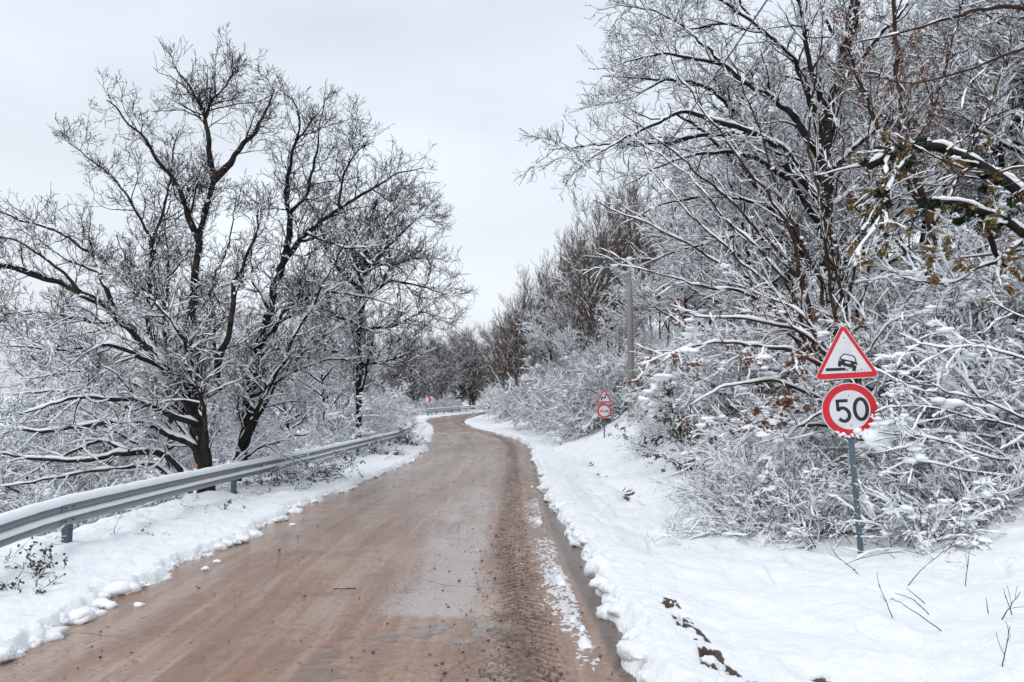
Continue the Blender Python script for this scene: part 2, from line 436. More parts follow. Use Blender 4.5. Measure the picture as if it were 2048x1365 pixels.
def limb_fork_lumps(mb, grp, rng, n_, r0, r1):
    for P, Rr in grp:
        Nn, K = P.shape[:2]
        if Nn == 0 or n_ == 0: continue
        i = rng.integers(0, Nn, n_); k_ = rng.integers(1, K - 1, n_)
        d = norm(P[i, k_ + 1] - P[i, k_]); rad = r0 + (r1 - r0) * rng.uniform(0, 1, n_) ** 2.2
        for q in range(4):
            w_ = rng.normal(0, .9, n_)[:, None]; C = P[i, k_] + d * w_ * rad[:, None] * 1.1 + rng.normal(0, .22, (n_, 3)) * rad[:, None]
            f_ = rng.uniform(.35, .85, n_) * np.exp(-.25 * w_[:, 0] ** 2); C[:, 2] += rad * f_ * .30 + Rr[i, k_] * .6
            lumps(mb, C, rad * f_, rng, .50)
def leaves_on(mb, C, size, rng, m=0, hang=.5, up=False):
    n_ = len(C)
    if n_ == 0: return
    d = rng.standard_normal((n_, 3)); d[:, 2] = d[:, 2] * .5 - hang * 1.5; d = norm(d)
    s_ = norm(np.cross(d, rng.standard_normal((n_, 3)))); nn = np.cross(d, s_)
    L_ = (size * rng.uniform(.6, 1.3, n_))[:, None]; W = L_ * .36
    p0 = C; p1 = C + d * L_ * .5 + s_ * W + nn * W * .35; p2 = C + d * L_; p3 = C + d * L_ * .5 - s_ * W + nn * W * .35; pm = C + d * L_ * .55
    V = np.stack([p0, p1, p2, p3, pm], 1).reshape(-1, 3)
    o = np.arange(n_)[:, None] * 5
    T_ = np.concatenate([o + np.array([[0, 1, 4]]), o + np.array([[1, 2, 4]]), o + np.array([[2, 3, 4]]), o + np.array([[3, 0, 4]])])
    mb.add(V, None, T_, m)

def finish_plant(root, org, trunk, crown, snow, bark_m, twig_m, leaves=None, leaf_m=None, snow_m=None):
    org = np.asarray(org, np.float32)
    for mb_ in (trunk, crown, snow, leaves):
        if mb_ is not None: mb_.v = [v - org for v in mb_.v]
    if trunk is not None and trunk.n: trunk.build('trunk', bark_m, root)
    if crown is not None and crown.n: crown.build('crown', twig_m, root)
    if snow is not None and snow.n: snow.build('snow_cover', snow_m or M_SNOW, root)
    if leaves is not None and leaves.n: leaves.build('leaves', leaf_m, root)

def guided_tree(name, label, D, limbs, seed, lv, bark_m, twig_m, org=None, snow_amt=.5, thick=.02, hfun=None, lump=(0, .04, .1), trunk_n=2, cat='tree', group=None, leafspec=None, wob=.02, step=.10, s0=7, snow_m=None):
    """limbs: list of (points [(px,py,depth offset)], r0, r1); lv: list of level dicts"""
    rng = np.random.default_rng(seed)
    tr, cr, sn, lf = MB(), MB(), MB(), MB()
    L0 = []
    for j, (pts, r0, r1) in enumerate(limbs):
        P3 = np.array([at(p[0], p[1], D + (p[2] if len(p) > 2 else 0)) for p in pts]) if D is not None else np.asarray(pts, float)
        P = resample(P3, step)
        K = len(P); s = np.linspace(0, 1, K)
        wv = np.stack([vn(s * K * .22 + 3 * j, s * 0 + a_ * 9.7 + j, seed) - .5 for a_ in range(3)], -1) + .5 * np.stack([vn(s * K * .55 + 3 * j, s * 0 + a_ * 5.7 + j, seed + 5) - .5 for a_ in range(3)], -1)
        P = P + wv * wob * 4 * sst(0, .15, s)[:, None]
        Rr = r0 + (r1 - r0) * s ** .8
        Rr = Rr * (1 + .10 * (vn(s * K * .4, s * 0 + j, seed + 9) - .5) * 2)
        g = (P[None], Rr[None])
        tubes(tr if j < trunk_n else cr, *g, 10 if r0 > .06 else s0, cap=True)
        snow_on(sn, [g], rng, snow_amt, thick * 1.0, s0, hfun, rel=.50)
        L0.append(g)
    org = P0 = np.array(L0[0][0][0, 0]) if org is None else np.asarray(org, float)
    cur = L0; allg = []
    for i, l in enumerate(lv):
        nxt = []
        for src in ([cur] if i else [L0]):
            nxt = grow(src, rng, l['d'], l.get('t', (.25, 1)), l.get('a', 45), l['len'], l.get('K', 6), l.get('w', .2), l.get('up', .1), l.get('rad', .55), l.get('rmin', .003))
        if not nxt: break
        tubes(cr, *nxt[0], l.get('S', 4))
        if l.get('snow', 1) > 0: snow_on(sn, nxt, rng, snow_amt * l.get('snow', 1), thick * l.get('th', 1), l.get('SS', 4), hfun)
        allg.append(nxt)
        cur = nxt if not l.get('mix') else nxt + cur
    if lump[0]: limb_fork_lumps(sn, allg[0] if allg else L0, rng, lump[0], lump[1], lump[2])
    if len(lump) > 3:                                   # broad pads of snow bridging neighbouring twigs
        P, Rr = allg[0][0]; i = rng.integers(0, len(P), lump[3]); k_ = rng.integers(2, P.shape[1], lump[3])
        d = norm(P[i, np.minimum(k_ + 1, P.shape[1] - 1)] - P[i, k_ - 1]); rad = lump[4] * rng.uniform(.35, 1.0, lump[3])
        for q in range(5):
            C = P[i, k_] + d * (rng.normal(0, .8, lump[3]) * rad)[:, None] + rng.normal(0, .40, (lump[3], 3)) * rad[:, None] * np.array([1, 1, .25])
            lumps(sn, C + np.array([0, 0, .012]), rad * rng.uniform(.35, .75, lump[3]), rng, .36, True)
    lms = []
    for spec in (leafspec or []):
        n_, size, lm, lvl, box_ = spec
        lms.append(lm)
        C = np.concatenate([g[0].reshape(-1, 3) + rng.normal(0, 1, (g[0].shape[1], 3)) * (g[1].reshape(-1, 1) + .05) for g in L0]) if lvl < 0 else allg[lvl][0][0][:, 1:].reshape(-1, 3)
        if box_ is not None:
            xs, ys = pix(C.T) if False else (CX + F * C[:, 0] / (C[:, 1] * cp + (C[:, 2] - CAMZ) * sp), CY - F * (-C[:, 1] * sp + (C[:, 2] - CAMZ) * cp) / (C[:, 1] * cp + (C[:, 2] - CAMZ) * sp))
            C = C[(xs > box_[0]) & (xs < box_[2]) & (ys > box_[1]) & (ys < box_[3])]
        if len(C):
            q_ = sst(.40, .65, vn(C[:, 0] * 5 + C[:, 1] * 2, C[:, 2] * 5, seed)) + .10   # leaves cling in clusters
            leaves_on(lf, C[rng.choice(len(C), n_, p=q_ / q_.sum())] + rng.normal(0, .02, (n_, 3)), size, rng, len(lms) - 1)
    root = empty(name, org, label, cat, group)
    finish_plant(root, org, tr, cr, sn, bark_m, twig_m, lf if lf.n else None, lms)
    return root

ln = lambda f_, lo=.0: (lambda pl, t, n_: lo + f_ * pl * (1 - .55 * t))
la = lambda m_: (lambda pl, t, n_: m_ * (1.15 - .5 * t))

# ------------------------------------------------------------------ ground sheet
def sheet(Ys, xs_of, name, m, fn):
    V, Q, extra = [], [], []
ucore = np.unique(np.concatenate([np.linspace(-.98, .76, 980), np.linspace(-.035, .05, 110)]))
uside = np.array([1.0, 1.05, 1.1, 1.15, 1.2, 1.35, 1.5, 1.75, 2.0, 2.4, 2.8, 3.4, 4, 5, 7, 10])
u = np.concatenate([-uside[::-1], ucore, uside])
Yg = np.concatenate([[-60, -40, -25, -15, -9, -6, -4, -2.5, -1.5, -.8, -.3], np.geomspace(1.5, 421.5, 950) - 1.5, [600, 900]])
UU, YY = np.meshgrid(u, Yg)
XX = XR(YY) + UU * (np.maximum(YY, 0) + 3.2)
ZZ, BARE, DL, DR = ground(XX, YY)
push = np.where(DR > -.02, .07 * np.exp(-((ZZ - ZR(YY) - .09) / .06) ** 2) * (DR < .3) * (DR > 0), 0)
XG = XX
nY, nU = XX.shape
ii = (np.arange(nY - 1)[:, None] * nU + np.arange(nU - 1)[None, :])
gq = np.stack([ii, ii + 1, ii + nU + 1, ii + nU], -1).reshape(-1, 4)
mb = MB(); mb.add(np.stack([XG, YY, ZZ], -1).reshape(-1, 3), gq)
_bm = bmesh.new(); bmesh.ops.create_icosphere(_bm, subdivisions=3, radius=1)
I3V = np.array([v.co[:] for v in _bm.verts]); I3F = np.array([[v.index for v in f_.verts] for f_ in _bm.faces]); _bm.free()
lr = np.random.default_rng(31); nl = 0
def edge_lump(x, y, z, r_):
    global nl
    a_ = lr.uniform(0, 6.28); sc_ = np.array([lr.uniform(.75, 1.3), lr.uniform(.75, 1.6), lr.uniform(.5, .85)]) * r_
    q_ = I3V * (1 + .75 * (vn(I3V[:, :1] * 1.6 + a_ * 9 + I3V[:, 2:] * .9, I3V[:, 1:2] * 1.6 + a_, 3) - .5) + .40 * (vn(I3V[:, :1] * 4 + a_ * 5, I3V[:, 1:2] * 4 + I3V[:, 2:] * 3, 4) - .5)) * sc_
    q_ = np.stack([q_[:, 0] * math.cos(a_) - q_[:, 1] * math.sin(a_), q_[:, 0] * math.sin(a_) + q_[:, 1] * math.cos(a_), q_[:, 2]], -1) + np.array([x, y, z])
    mb.add(q_, None, I3F); nl += len(q_)
ye = lambda lo_, hi_, k_: np.exp(lr.uniform(math.log(lo_), math.log(hi_), k_))
for y_ in ye(3.2, 45, 300):                       # lumpy overhanging lip on the right
    xs_ = np.linspace(float(XR(y_)) - .35, float(XR(y_)) + .45, 81); dr_ = ground(xs_, y_)[3]; x_ = float(np.interp(0, dr_, xs_))
    r_ = float(np.clip(lr.lognormal(math.log(.058), .55), .02, .17)); edge_lump(x_ + .06 + lr.uniform(-.06, .10) + .35 * r_, y_, float(ZR(y_)) + lr.uniform(.02, .13) - .15 * r_, r_)
for y_ in ye(5.0, 40, 420):                       # crumbling edge on the left
    xs_ = np.linspace(float(XL(y_)) + .45, float(XL(y_)) - .45, 91); dl_ = ground(xs_, y_)[2]; x_ = float(np.interp(0, dl_, xs_))
    r_ = float(np.clip(lr.lognormal(math.log(.038), .55), .012, .11)); edge_lump(x_ + lr.normal(-.05, .07) - .4 * r_, y_, float(ZR(y_)) + lr.uniform(.0, .05), r_)
go = mb.build('ground', M_GROUND)
tag(go, 'snow-covered verges, roadside bank and slope on both sides of the road', 'ground', kind='structure')
at_ = go.data.attributes.new('bare', 'FLOAT', 'POINT'); at_.data.foreach_set('value', np.concatenate([BARE.astype(np.float32).ravel(), np.zeros(nl, np.float32)]))

# ------------------------------------------------------------------ road sheet
lat = np.linspace(0, 1, 620)
Yr = np.concatenate([np.geomspace(4.0, 41.5, 1500) - 1.5, np.geomspace(41.7, 261.5, 300) - 1.5])
Yr = np.concatenate([[-50, -20, -8, -3, -1, 0, 1, 1.8, 2.2], Yr])
LT, RY = np.meshgrid(lat, Yr)
xl_, xr_ = XL(RY) - .55, XR(RY) + .35
RX = xl_ + LT * (xr_ - xl_)
de = XR(RY) - RX                                  # metres in from the right edge
tw = .0
trk = np.exp(-((de - .78 - .10 * (fbm(RY * .25, 0 * RY, 2, 5) - .5)) / .17) ** 2)
phase = (RY * 17 + np.abs(de - .78) * 9)
tread = (.5 + .5 * np.sin(phase * 2 * math.pi / 1.9)) * trk
gut = sst(.32, .12, de) if False else (1 - sst(.10, .30, de))
mudzone = 1 - sst(7.0, 7.6, RY + .5 * (fbm(RX * 2, RY * .5, 3, 15) - .5))
rough = fbm(RX * 7, RY * 7, 4, 101)
slush_lat = sst(.22, .32, de + .10 * (fbm(RY * .9, 0 * RY, 2, 140) - .5)) * (1 - sst(.36, .72, de))
slush = slush_lat * sst(5.0, 6.6, RY) * (1 - sst(15, 20, RY)) * (.15 + 1.05 * fbm(RX * 2.6, RY * 1.1, 4, 103))
slush = np.maximum(slush, slush_lat * .75 * (1 - sst(4.6, 5.4, RY)) * sst(.4, .6, fbm(RX * 3, RY * 2, 3, 104)))
pale = .92 * sst(.95, 1.35, de) * (1 - sst(1.7, 2.5, de)) * sst(6.9, 7.3, RY) * (1 - sst(15, 22, RY)) * (.15 + 1.2 * fbm(RX * 3.0, RY * .8, 4, 105))
puddle = .8 * sst(.68, .74, fbm(RX * 1.6 + 3, RY * 1.2, 4, 106)) * mudzone * sst(.8, 1.2, de) * (1 - sst(2.0, 2.6, de))
herr = .5 + .5 * np.sin((RY * 13 + np.abs(de - .80) * 16 + 1.2 * fbm(RX * 3, RY * 3, 2, 120)) * 2 * math.pi / 1.75)
trk2 = np.exp(-((de - .80 - .10 * (fbm(RY * .25, 0 * RY, 2, 5) - .5)) / .21) ** 4) * sst(.25, .5, fbm(RX * 1.3, RY * .6, 3, 121))
mud = np.clip(np.exp(-((de - .78) / .36) ** 2) * (.35 + .6 * rough) + trk2 * (.9 * herr - .35) + .35 * np.exp(-((de - 1.35) / .4) ** 2) * mudzone, 0, 1)  # tread grooves darker: wet mud, plus groove shading painted into the colour
dl_ = RX - XL(RY)
RZ = ZR(RY) + .012 * (fbm(RX * 1.5, RY * 1.5, 3, 107) - .5) - .035 * gut + .034 * (rough - .5) * np.clip(mud + .4 * mudzone * (de < 2.4), 0, 1) - .030 * trk2 * herr * (.5 + rough) - .012 * trk + .02 * slush * (fbm(RX * 9, RY * 9, 3, 108)) - .008 * puddle
mb = MB(); nY, nU = RX.shape
ii = (np.arange(nY - 1)[:, None] * nU + np.arange(nU - 1)[None, :])
mb.add(np.stack([RX, RY, RZ], -1).reshape(-1, 3), np.stack([ii, ii + 1, ii + nU + 1, ii + nU], -1).reshape(-1, 4))

mott = fbm(RX * 1.1, RY * .5, 4, 130)
dens = .05 + .30 * pale * sst(.42, .62, mott) + .72 * np.clip(np.exp(-((de - .80) / .36) ** 2), 0, 1) * sst(.25, .55, fbm(RX * 2, RY * .7, 3, 141)) + .40 * gut + .45 * mudzone * np.exp(-((de - 1.5) / .7) ** 2) * sst(.38, .6, mott) + .10 * sst(.5, .7, mott)
dens = dens * (1 - .55 * slush)
sk = vn(RX * 62, RY * 30, 131) * .6 + vn(RX * 27, RY * 13, 132) * .4
speck = sst(.0, .10, sk - (.86 - .34 * np.clip(dens, 0, 1.1)))
lsp = vn(RX * 48, RY * 26, 133) * .6 + vn(RX * 19, RY * 9, 134) * .4
slush = np.clip(sst(.0, .16, lsp - (.92 - .72 * np.clip(slush * 1.15, 0, 1))), 0, 1) * (slush > .03)
psp = vn(RX * 40, RY * 12, 135) * .55 + vn(RX * 12, RY * 2.5, 136) * .45
pale = np.clip(pale * 1.1, 0, 1) * sst(.18, .62, psp + .35 * pale)
cr_ = np.random.default_rng(61); ncl = 0
for _ in range(1500):
    y_ = float(np.exp(cr_.uniform(math.log(3.3), math.log(26)))); d_ = float(cr_.normal(.85, .42)) if cr_.uniform() < .80 else float(cr_.uniform(.3, 4.4))
    r_ = float(np.clip(cr_.lognormal(math.log(.0050), .5), .0025, .018)); x_ = float(XR(y_)) - d_
    q_ = ICO1_V * (1 + .18 * cr_.standard_normal((len(ICO1_V), 1))) * np.array([1.2, 1.2, .8]) * r_ + np.array([x_, y_, float(ZR(y_)) + r_ * .2 + .004])
    mb.add(q_, None, ICO1_F); ncl += len(q_)
dw = de + .35 * (fbm(RX * .5, RY * .22, 3, 113) - .5)
streak = fbm(dw * 3.6, RY * .16, 5, 111) * .6 + fbm(dw * 12, RY * .7, 4, 112) * .4
M_ROAD, n, b = mat('wet_muddy_road')
ska = attr(n, 'streak'); spa = attr(n, 'speck')
ca = attr(n, 'mud'); sa = attr(n, 'slush'); pa = attr(n, 'pale'); ga = attr(n, 'gutter'); pu = attr(n, 'puddle')
base = mix(n, rng_map(n, noise(n, .55, 5, .6, sc=(1, .45, 1)), .34, .66), (.300, .170, .112), (.395, .264, .192))
base = mix(n, rng_map(n, noise(n, 1.4, 6, .65, sc=(1.4, .25, 1)), .52, .74), base, (.44, .345, .295))
base = mix(n, rng_map(n, ska.outputs['Fac'], .50, .68, 0, .70), base, (.46, .36, .30))
base = mix(n, rng_map(n, ska.outputs['Fac'], .47, .32, 0, .60), base, (.235, .140, .102))
g2 = math_(n, 'ADD', noise(n, 21, 3, .6, sc=(1, .6, 1)), rng_map(n, noise(n, 1.7, 4, .6), .35, .65, -.10, .08))
base = mix(n, rng_map(n, g2, .52, .66, 0, .34), base, (.150, .096, .072))
g3 = math_(n, 'ADD', noise(n, 15, 4, .65, sc=(1, .45, 1)), rng_map(n, noise(n, .9, 4, .6), .35, .65, -.10, .08))
base = mix(n, rng_map(n, g3, .58, .70, 0, .22), base, (.50, .42, .37))
grit = math_(n, 'ADD', noise(n, 70, 4, .75), rng_map(n, noise(n, 1.1, 5, .6), .35, .65, -.14, .10))
base = mix(n, rng_map(n, grit, .56, .70, 0, .6), base, (.115, .070, .053))
fine = noise(n, 34, 5, .7)
dark = mix(n, rng_map(n, noise(n, 22, 5, .7), .35, .65), (.085, .055, .043), (.19, .125, .095))
base = mix(n, rng_map(n, math_(n, 'ADD', ca.outputs['Fac'], rng_map(n, fine, .25, .75, -.45, .45)), .35, .75), base, dark)
base = mix(n, rng_map(n, math_(n, 'ADD', ga.outputs['Fac'], rng_map(n, fine, .3, .7, -.3, .3)), .4, .9), base, (.115, .078, .060))
pf = rng_map(n, math_(n, 'ADD', pa.outputs['Fac'], rng_map(n, noise(n, 26, 6, .75, sc=(1, .7, 1)), .25, .75, -.60, .60)), .20, .95, 0, .60)
base = mix(n, pf, base, (.52, .50, .50))
sf = rng_map(n, math_(n, 'ADD', sa.outputs['Fac'], rng_map(n, noise(n, 30, 6, .75), .3, .7, -.2, .2)), .40, .80)
base = mix(n, sf, base, (.62, .62, .635))
# small dark stones and clods
vo = n.nodes.new('ShaderNodeTexVoronoi'); vo.inputs['Scale'].default_value = 11; t_ = n.nodes.new('ShaderNodeTexCoord'); n.links.new(t_.outputs['Object'], vo.inputs['Vector'])
sepc = n.nodes.new('ShaderNodeSeparateColor'); n.links.new(vo.outputs['Color'], sepc.inputs[0])
spk = math_(n, 'MULTIPLY', rng_map(n, vo.outputs['Distance'], .06, .11, 1, 0), rng_map(n, sepc.outputs[0], .86, .88))
base = mix(n, spk, base, (.05, .038, .033))
base = mix(n, math_(n, 'MULTIPLY', spa.outputs['Fac'], .88), base, (.062, .043, .034))
# cracks
vc = n.nodes.new('ShaderNodeTexVoronoi'); vc.feature = 'DISTANCE_TO_EDGE'; vc.inputs['Scale'].default_value = .34
dm = n.nodes.new('ShaderNodeVectorMath'); dm.operation = 'ADD'; nzv = n.nodes.new('ShaderNodeTexNoise'); nzv.inputs['Scale'].default_value = 1.3; nzv.inputs['Detail'].default_value = 6
n.links.new(t_.outputs['Object'], nzv.inputs['Vector']); n.links.new(t_.outputs['Object'], dm.inputs[0]); n.links.new(nzv.outputs['Color'], dm.inputs[1]); n.links.new(dm.outputs[0], vc.inputs['Vector'])
crk = math_(n, 'MULTIPLY', rng_map(n, vc.outputs['Distance'], .002, .007, 1, 0), rng_map(n, noise(n, .8, 3), .45, .6))
base = mix(n, math_(n, 'MULTIPLY', crk, .5), base, (.075, .05, .04))
base = mix(n, pu.outputs['Fac'], base, (.20, .165, .145))
n.links.new(base, b.inputs['Base Color'])
wet = rng_map(n, noise(n, .9, 5, .65, sc=(1, .4, 1)), .35, .65, .06, .30)
rgh = math_(n, 'MAXIMUM', wet, math_(n, 'MULTIPLY', math_(n, 'MAXIMUM', sf, ca.outputs['Fac']), .7))
rgh = math_(n, 'SUBTRACT', rgh, math_(n, 'MULTIPLY', pu.outputs['Fac'], .5))
rgh = math_(n, 'MAXIMUM', rgh, .07)
n.links.new(rgh, b.inputs['Roughness']); b.inputs['Specular IOR Level'].default_value = .45
hh = math_(n, 'ADD', math_(n, 'MULTIPLY', noise(n, 45, 6, .7), .6), math_(n, 'MULTIPLY', noise(n, 16, 4, .6), .9))
hh = math_(n, 'MULTIPLY', hh, math_(n, 'SUBTRACT', 1.0, math_(n, 'MULTIPLY', pu.outputs['Fac'], .95)))
hh = math_(n, 'SUBTRACT', hh, math_(n, 'MULTIPLY', crk, .5))
bump(n, b, hh, .6, .015)
ro = mb.build('road', M_ROAD); tag(ro, 'narrow wet road covered in brown mud and slush, curving away', 'road', kind='structure')
for nm, ar in (('mud', mud), ('slush', slush), ('pale', pale), ('gutter', gut), ('puddle', puddle), ('streak', streak), ('speck', speck)):
    a_ = ro.data.attributes.new(nm, 'FLOAT', 'POINT'); a_.data.foreach_set('value', np.concatenate([ar.astype(np.float32).ravel(), np.full(ncl, 1.4 if nm == 'mud' else .5 if nm == 'streak' else 0, np.float32)]))

# ------------------------------------------------------------------ lumps of snow rolled onto the road, left
rs_ = np.random.default_rng(5)
CL = [(25, 1262, .13, 'loaf-like'), (55, 1277, .085, 'small flat'), (158, 1232, .15, 'broad double-humped'), (181, 1222, .09, 'round'), (236, 1178, .17, 'long low'), (277, 1203, .045, 'tiny ball-shaped'),
      (100, 1243, .06, 'little half-melted'), (248, 1180, .08, 'blunt'), (205, 1205, .10, 'crumbly elongated'), (412, 1133, .05, 'pea-sized'), (433, 1118, .04, 'crumb-sized'), (585, 1047, .045, 'lone')]
for px, py, r_, nm in CL:
    Y = 6.0
    for _ in range(30): Y = (CAMZ - float(ZR(Y))) * F / (py - HOR)
    p = at(px, py, Y)
    c_ = MB(); Cn = np.array([[0, 0, r_ * .25]] + [[rs_.uniform(-1, 1) * r_ * .8, rs_.uniform(-.6, .6) * r_ * .6, r_ * .15] for _ in range(4)])
    V = ICO_V
    lumps(c_, Cn, np.array([r_] + list(rs_.uniform(.4, .7, 4) * r_)), rs_, .62, True)
    o = c_.build('snow_clump', M_SNOW); o.location = (p[0], p[1], float(ZR(p[1])) )
    tag(o, f'{nm} clump of snow lying loose on the mud at the left road edge', 'snow clump', 'snow clumps on the left road edge')

# ------------------------------------------------------------------ guardrails
PROF = np.array([(0, .310), (.020, .302), (.072, .268), (.083, .248), (.083, .218), (.074, .200), (.014, .168), (.004, .155), (.014, .142), (.074, .110), (.083, .092), (.083, .062), (.072, .042), (.020, .008), (0, 0)])
RAILX = curve([(2, -5.15), (7, -5.30), (9.7, -5.48), (13, -5.62), (25, -5.88), (38, -5.48), (44, -5.6), (52, -6.6), (60, -7.8)], .7)
RAILZ = curve([(2, .36), (7, .43), (9.3, .535), (16.5, .415), (24.4, .262), (38.9, .235), (50, .35), (60, .5)], .6)
def rail_path(Ys, fx, fz):
    P = np.stack([fx(Ys), Ys, fz(Ys)], -1); T = norm(np.gradient(P, axis=0)); Nn = norm(np.stack([T[:, 1], -T[:, 0], 0 * T[:, 0]], -1)); return P, Nn
def loft(mb, P, Nn, prof, m=0, offs=0.0, closed=False):
    K = len(P); S = len(prof)
    V = P[:, None, :] + Nn[:, None, :] * (prof[None, :, 0:1] + offs) + np.array([0, 0, 1.]) * (prof[None, :, 1:2] - .31)
    i = np.arange(K - 1)[:, None] * S; j = np.arange(S if closed else S - 1)[None, :]; j2 = (j + 1) % S
    mb.add(V.reshape(-1, 3), np.stack([i + j, i + S + j, i + S + j2, i + j2], -1).reshape(-1, 4), m=m)
def guardrail(label, fx, fz, y0, y1, panel, posts, hidden_snow=None, bolts=True):
    root = empty('guardrail', (float(fx(y0)), y0, float(fz(y0)) - .7), label, 'guardrail')
    org = np.array(root.location)
    ys = y0; kpan = 0
    while ys < y1 - .1:
        ye = min(ys + panel + .32, y1)
        P, Nn = rail_path(np.linspace(ys, ye, max(6, int((ye - ys) / .22))), fx, fz)
        P = P - org
        m_ = MB(); off = .008 if kpan % 2 else 0
        full = np.concatenate([PROF, (PROF - np.array([.004, 0]))[::-1]])
        loft(m_, P, Nn, full, 0, off, closed=True)
        o = m_.build('beam_panel', M_GALV, root)
        if bolts and ys < 40:
            bl = MB()
            for dy, hz_ in ((.07, .235), (.07, .075), (.26, .235), (.26, .075), (.16, .155)):
                i_ = np.array([ys + dy]); Pp, Np = rail_path(np.array([ys + dy - .01, ys + dy, ys + dy + .01]), fx, fz)
                d_ = .089 if hz_ != .155 else .012
                c = Pp[1] - org + Np[1] * (d_ + off) + np.array([0, 0, hz_ - .31])
                bl = MB(); tubes(bl, np.array([[c - Np[1] * .006, c + Np[1] * .012]]), np.array([[.016, .012]]), 6, cap=True)
                bl.build('bolt', M_BOLT, o)
        ys += panel; kpan += 1
    for yp in posts:
        P, Nn = rail_path(np.array([yp - .05, yp, yp + .05]), fx, fz)
        c = P[1] - org; nn = Nn[1]; T0 = norm(P[2] - P[0]); T0[2] = 0
        rot = np.stack([nn, T0, np.array([0, 0, 1.])], 1)
        m_ = MB()
        for (dx, dy, sx, sy) in ((-.075, 0, .006, .12), (-.115, .057, .075, .006), (-.115, -.057, .075, .006)):
            box(m_, c + nn * dx + T0 * dy + np.array([0, 0, -.75]), (sx, sy, 1.3), rot=rot)
        box(m_, c + nn * -.036 + np.array([0, 0, -.155]), (.070, .11, .10), rot=rot)
        m_.build('post', M_POST, root, smooth=False)
    # snow: cap along the top edge and wedge in the valley of the profile
    Ys = np.arange(y0, y1, .05 if y0 < 30 else .25); P, Nn = rail_path(Ys, fx, fz); P = P - org
    s = MB(); K = len(Ys)
    th = .036 + .030 * fbm(Ys * 2.2, 0 * Ys, 4, 5); wv = .005 * (vn(Ys * 9, 0 * Ys, 6) - .5)
    cap = [(-.018, .300, 0), (-.020, .312, .25), (.000, .312, 1.0), (.030, .300, 1.0), (.062, .280, .75), (.080, .262, .12), (.074, .262, -.1), (.02, .300, -.1)]
    V = np.stack([P + Nn * (c[0] + wv[:, None]) + np.array([0, 0, 1.]) * (c[1] - .31 + (th * c[2])[:, None] + .004) for c in cap], 1)
    S = len(cap); i = np.arange(K - 1)[:, None] * S; j = np.arange(S)[None, :]; j2 = (j + 1) % S
    s.add(V.reshape(-1, 3), np.stack([i + j, i + S + j, i + S + j2, i + j2], -1).reshape(-1, 4))
    th2 = .9 + .9 * fbm(Ys * 1.7, 0 * Ys + 4, 4, 8)
    wd = [(.012, .172, 0), (.030, .170, 1), (.066, .140, 1), (.082, .112, .3), (.078, .104, 0), (.012, .140, 0)]
    V = np.stack([P + Nn * (c[0] + .007 * c[2] * th2[:, None] + wv[:, None]) + np.array([0, 0, 1.]) * (c[1] - .31 + .010 * c[2] * th2[:, None]) for c in wd], 1)
    S = len(wd); j = np.arange(S)[None, :]; j2 = (j + 1) % S; i = np.arange(K - 1)[:, None] * S
    s.add(V.reshape(-1, 3), np.stack([i + j, i + S + j, i + S + j2, i + j2], -1).reshape(-1, 4))
    s.build('snow_cover', M_SNOW, root)
    return root
guardrail('long snow-topped steel guardrail along the left verge, nearest to the viewer', RAILX, RAILZ, 3.0, 47.0, 6.7, [10.25, 16.9, 23.4, 30.4, 37, 43])
FX = lambda Y: XL(Y) - 1.1
FZ = lambda Y: ZR(Y) + .78
guardrail('distant thin guardrail on the outside of the far bend under bare trees', FX, FZ, 80.0, 118.0, 8.0, list(np.arange(81, 118, 3.2)), bolts=False)

# ------------------------------------------------------------------ road signs
def rot2(p, a):
    c, s = math.cos(a), math.sin(a); return [(x * c - y * s, x * s + y * c) for x, y in p]
def poly(mb, pts, y, t, m=0):
    """flat plate with outline pts (x,z), front face at y, t thick"""
    bm_ = bmesh.new(); vs = [bm_.verts.new((x, y, z)) for x, z in pts]
    f_ = bm_.faces.new(vs); f_.normal_update()
    if f_.normal.y > 0: f_.normal_flip()
    bmesh.ops.triangulate(bm_, faces=bm_.faces[:])
    V = np.array([v.co[:] for v in bm_.verts]); bm_.verts.index_update(); T_ = [[v.index for v in f2.verts] for f2 in bm_.faces]; bm_.free()
    k_ = len(pts); V2 = np.concatenate([V, V + np.array([0, t, 0])])
    mb.add(V2, [[i, (i + 1) % k_, (i + 1) % k_ + k_, i + k_] for i in range(k_)], T_ + [[a_ + k_, c_ + k_, b_ + k_] for a_, b_, c_ in T_], m)
def rtri(wd, hgt, rc, z0):
    pts = np.array([(-wd / 2, 0), (wd / 2, 0), (0, hgt)]); out_ = []
    for i in range(3):
        p, a_, b_ = pts[i], pts[i - 1], pts[(i + 1) % 3]
        da = (a_ - p) / np.linalg.norm(a_ - p); db = (b_ - p) / np.linalg.norm(b_ - p)
        half = math.acos(np.clip(da @ db, -1, 1)) / 2; tl = rc / math.tan(half); c = p + norm(da + db) * rc / math.sin(half)
        s0, s1 = p + da * tl - c, p + db * tl - c
        a0, a1 = math.atan2(s0[1], s0[0]), math.atan2(s1[1], s1[0])
        while a1 < a0: a1 += 2 * math.pi
        for k_ in np.linspace(0, 1, 8): out_.append((c[0] + rc * math.cos(a0 + (a1 - a0) * k_), c[1] + rc * math.sin(a0 + (a1 - a0) * k_) + z0))
    return out_
def circ(r, z0, n_=64, x0=0): return [(x0 + r * math.cos(a_), z0 + r * math.sin(a_)) for a_ in np.linspace(0, 2 * math.pi, n_, endpoint=False)]
def stroke(pts, wd):
    pts = np.array(pts, float); T_ = norm(np.gradient(pts, axis=0)); Nn = np.stack([-T_[:, 1], T_[:, 0]], -1)
    return [tuple(p) for p in pts + Nn * wd / 2] + [tuple(p) for p in (pts - Nn * wd / 2)[::-1]]
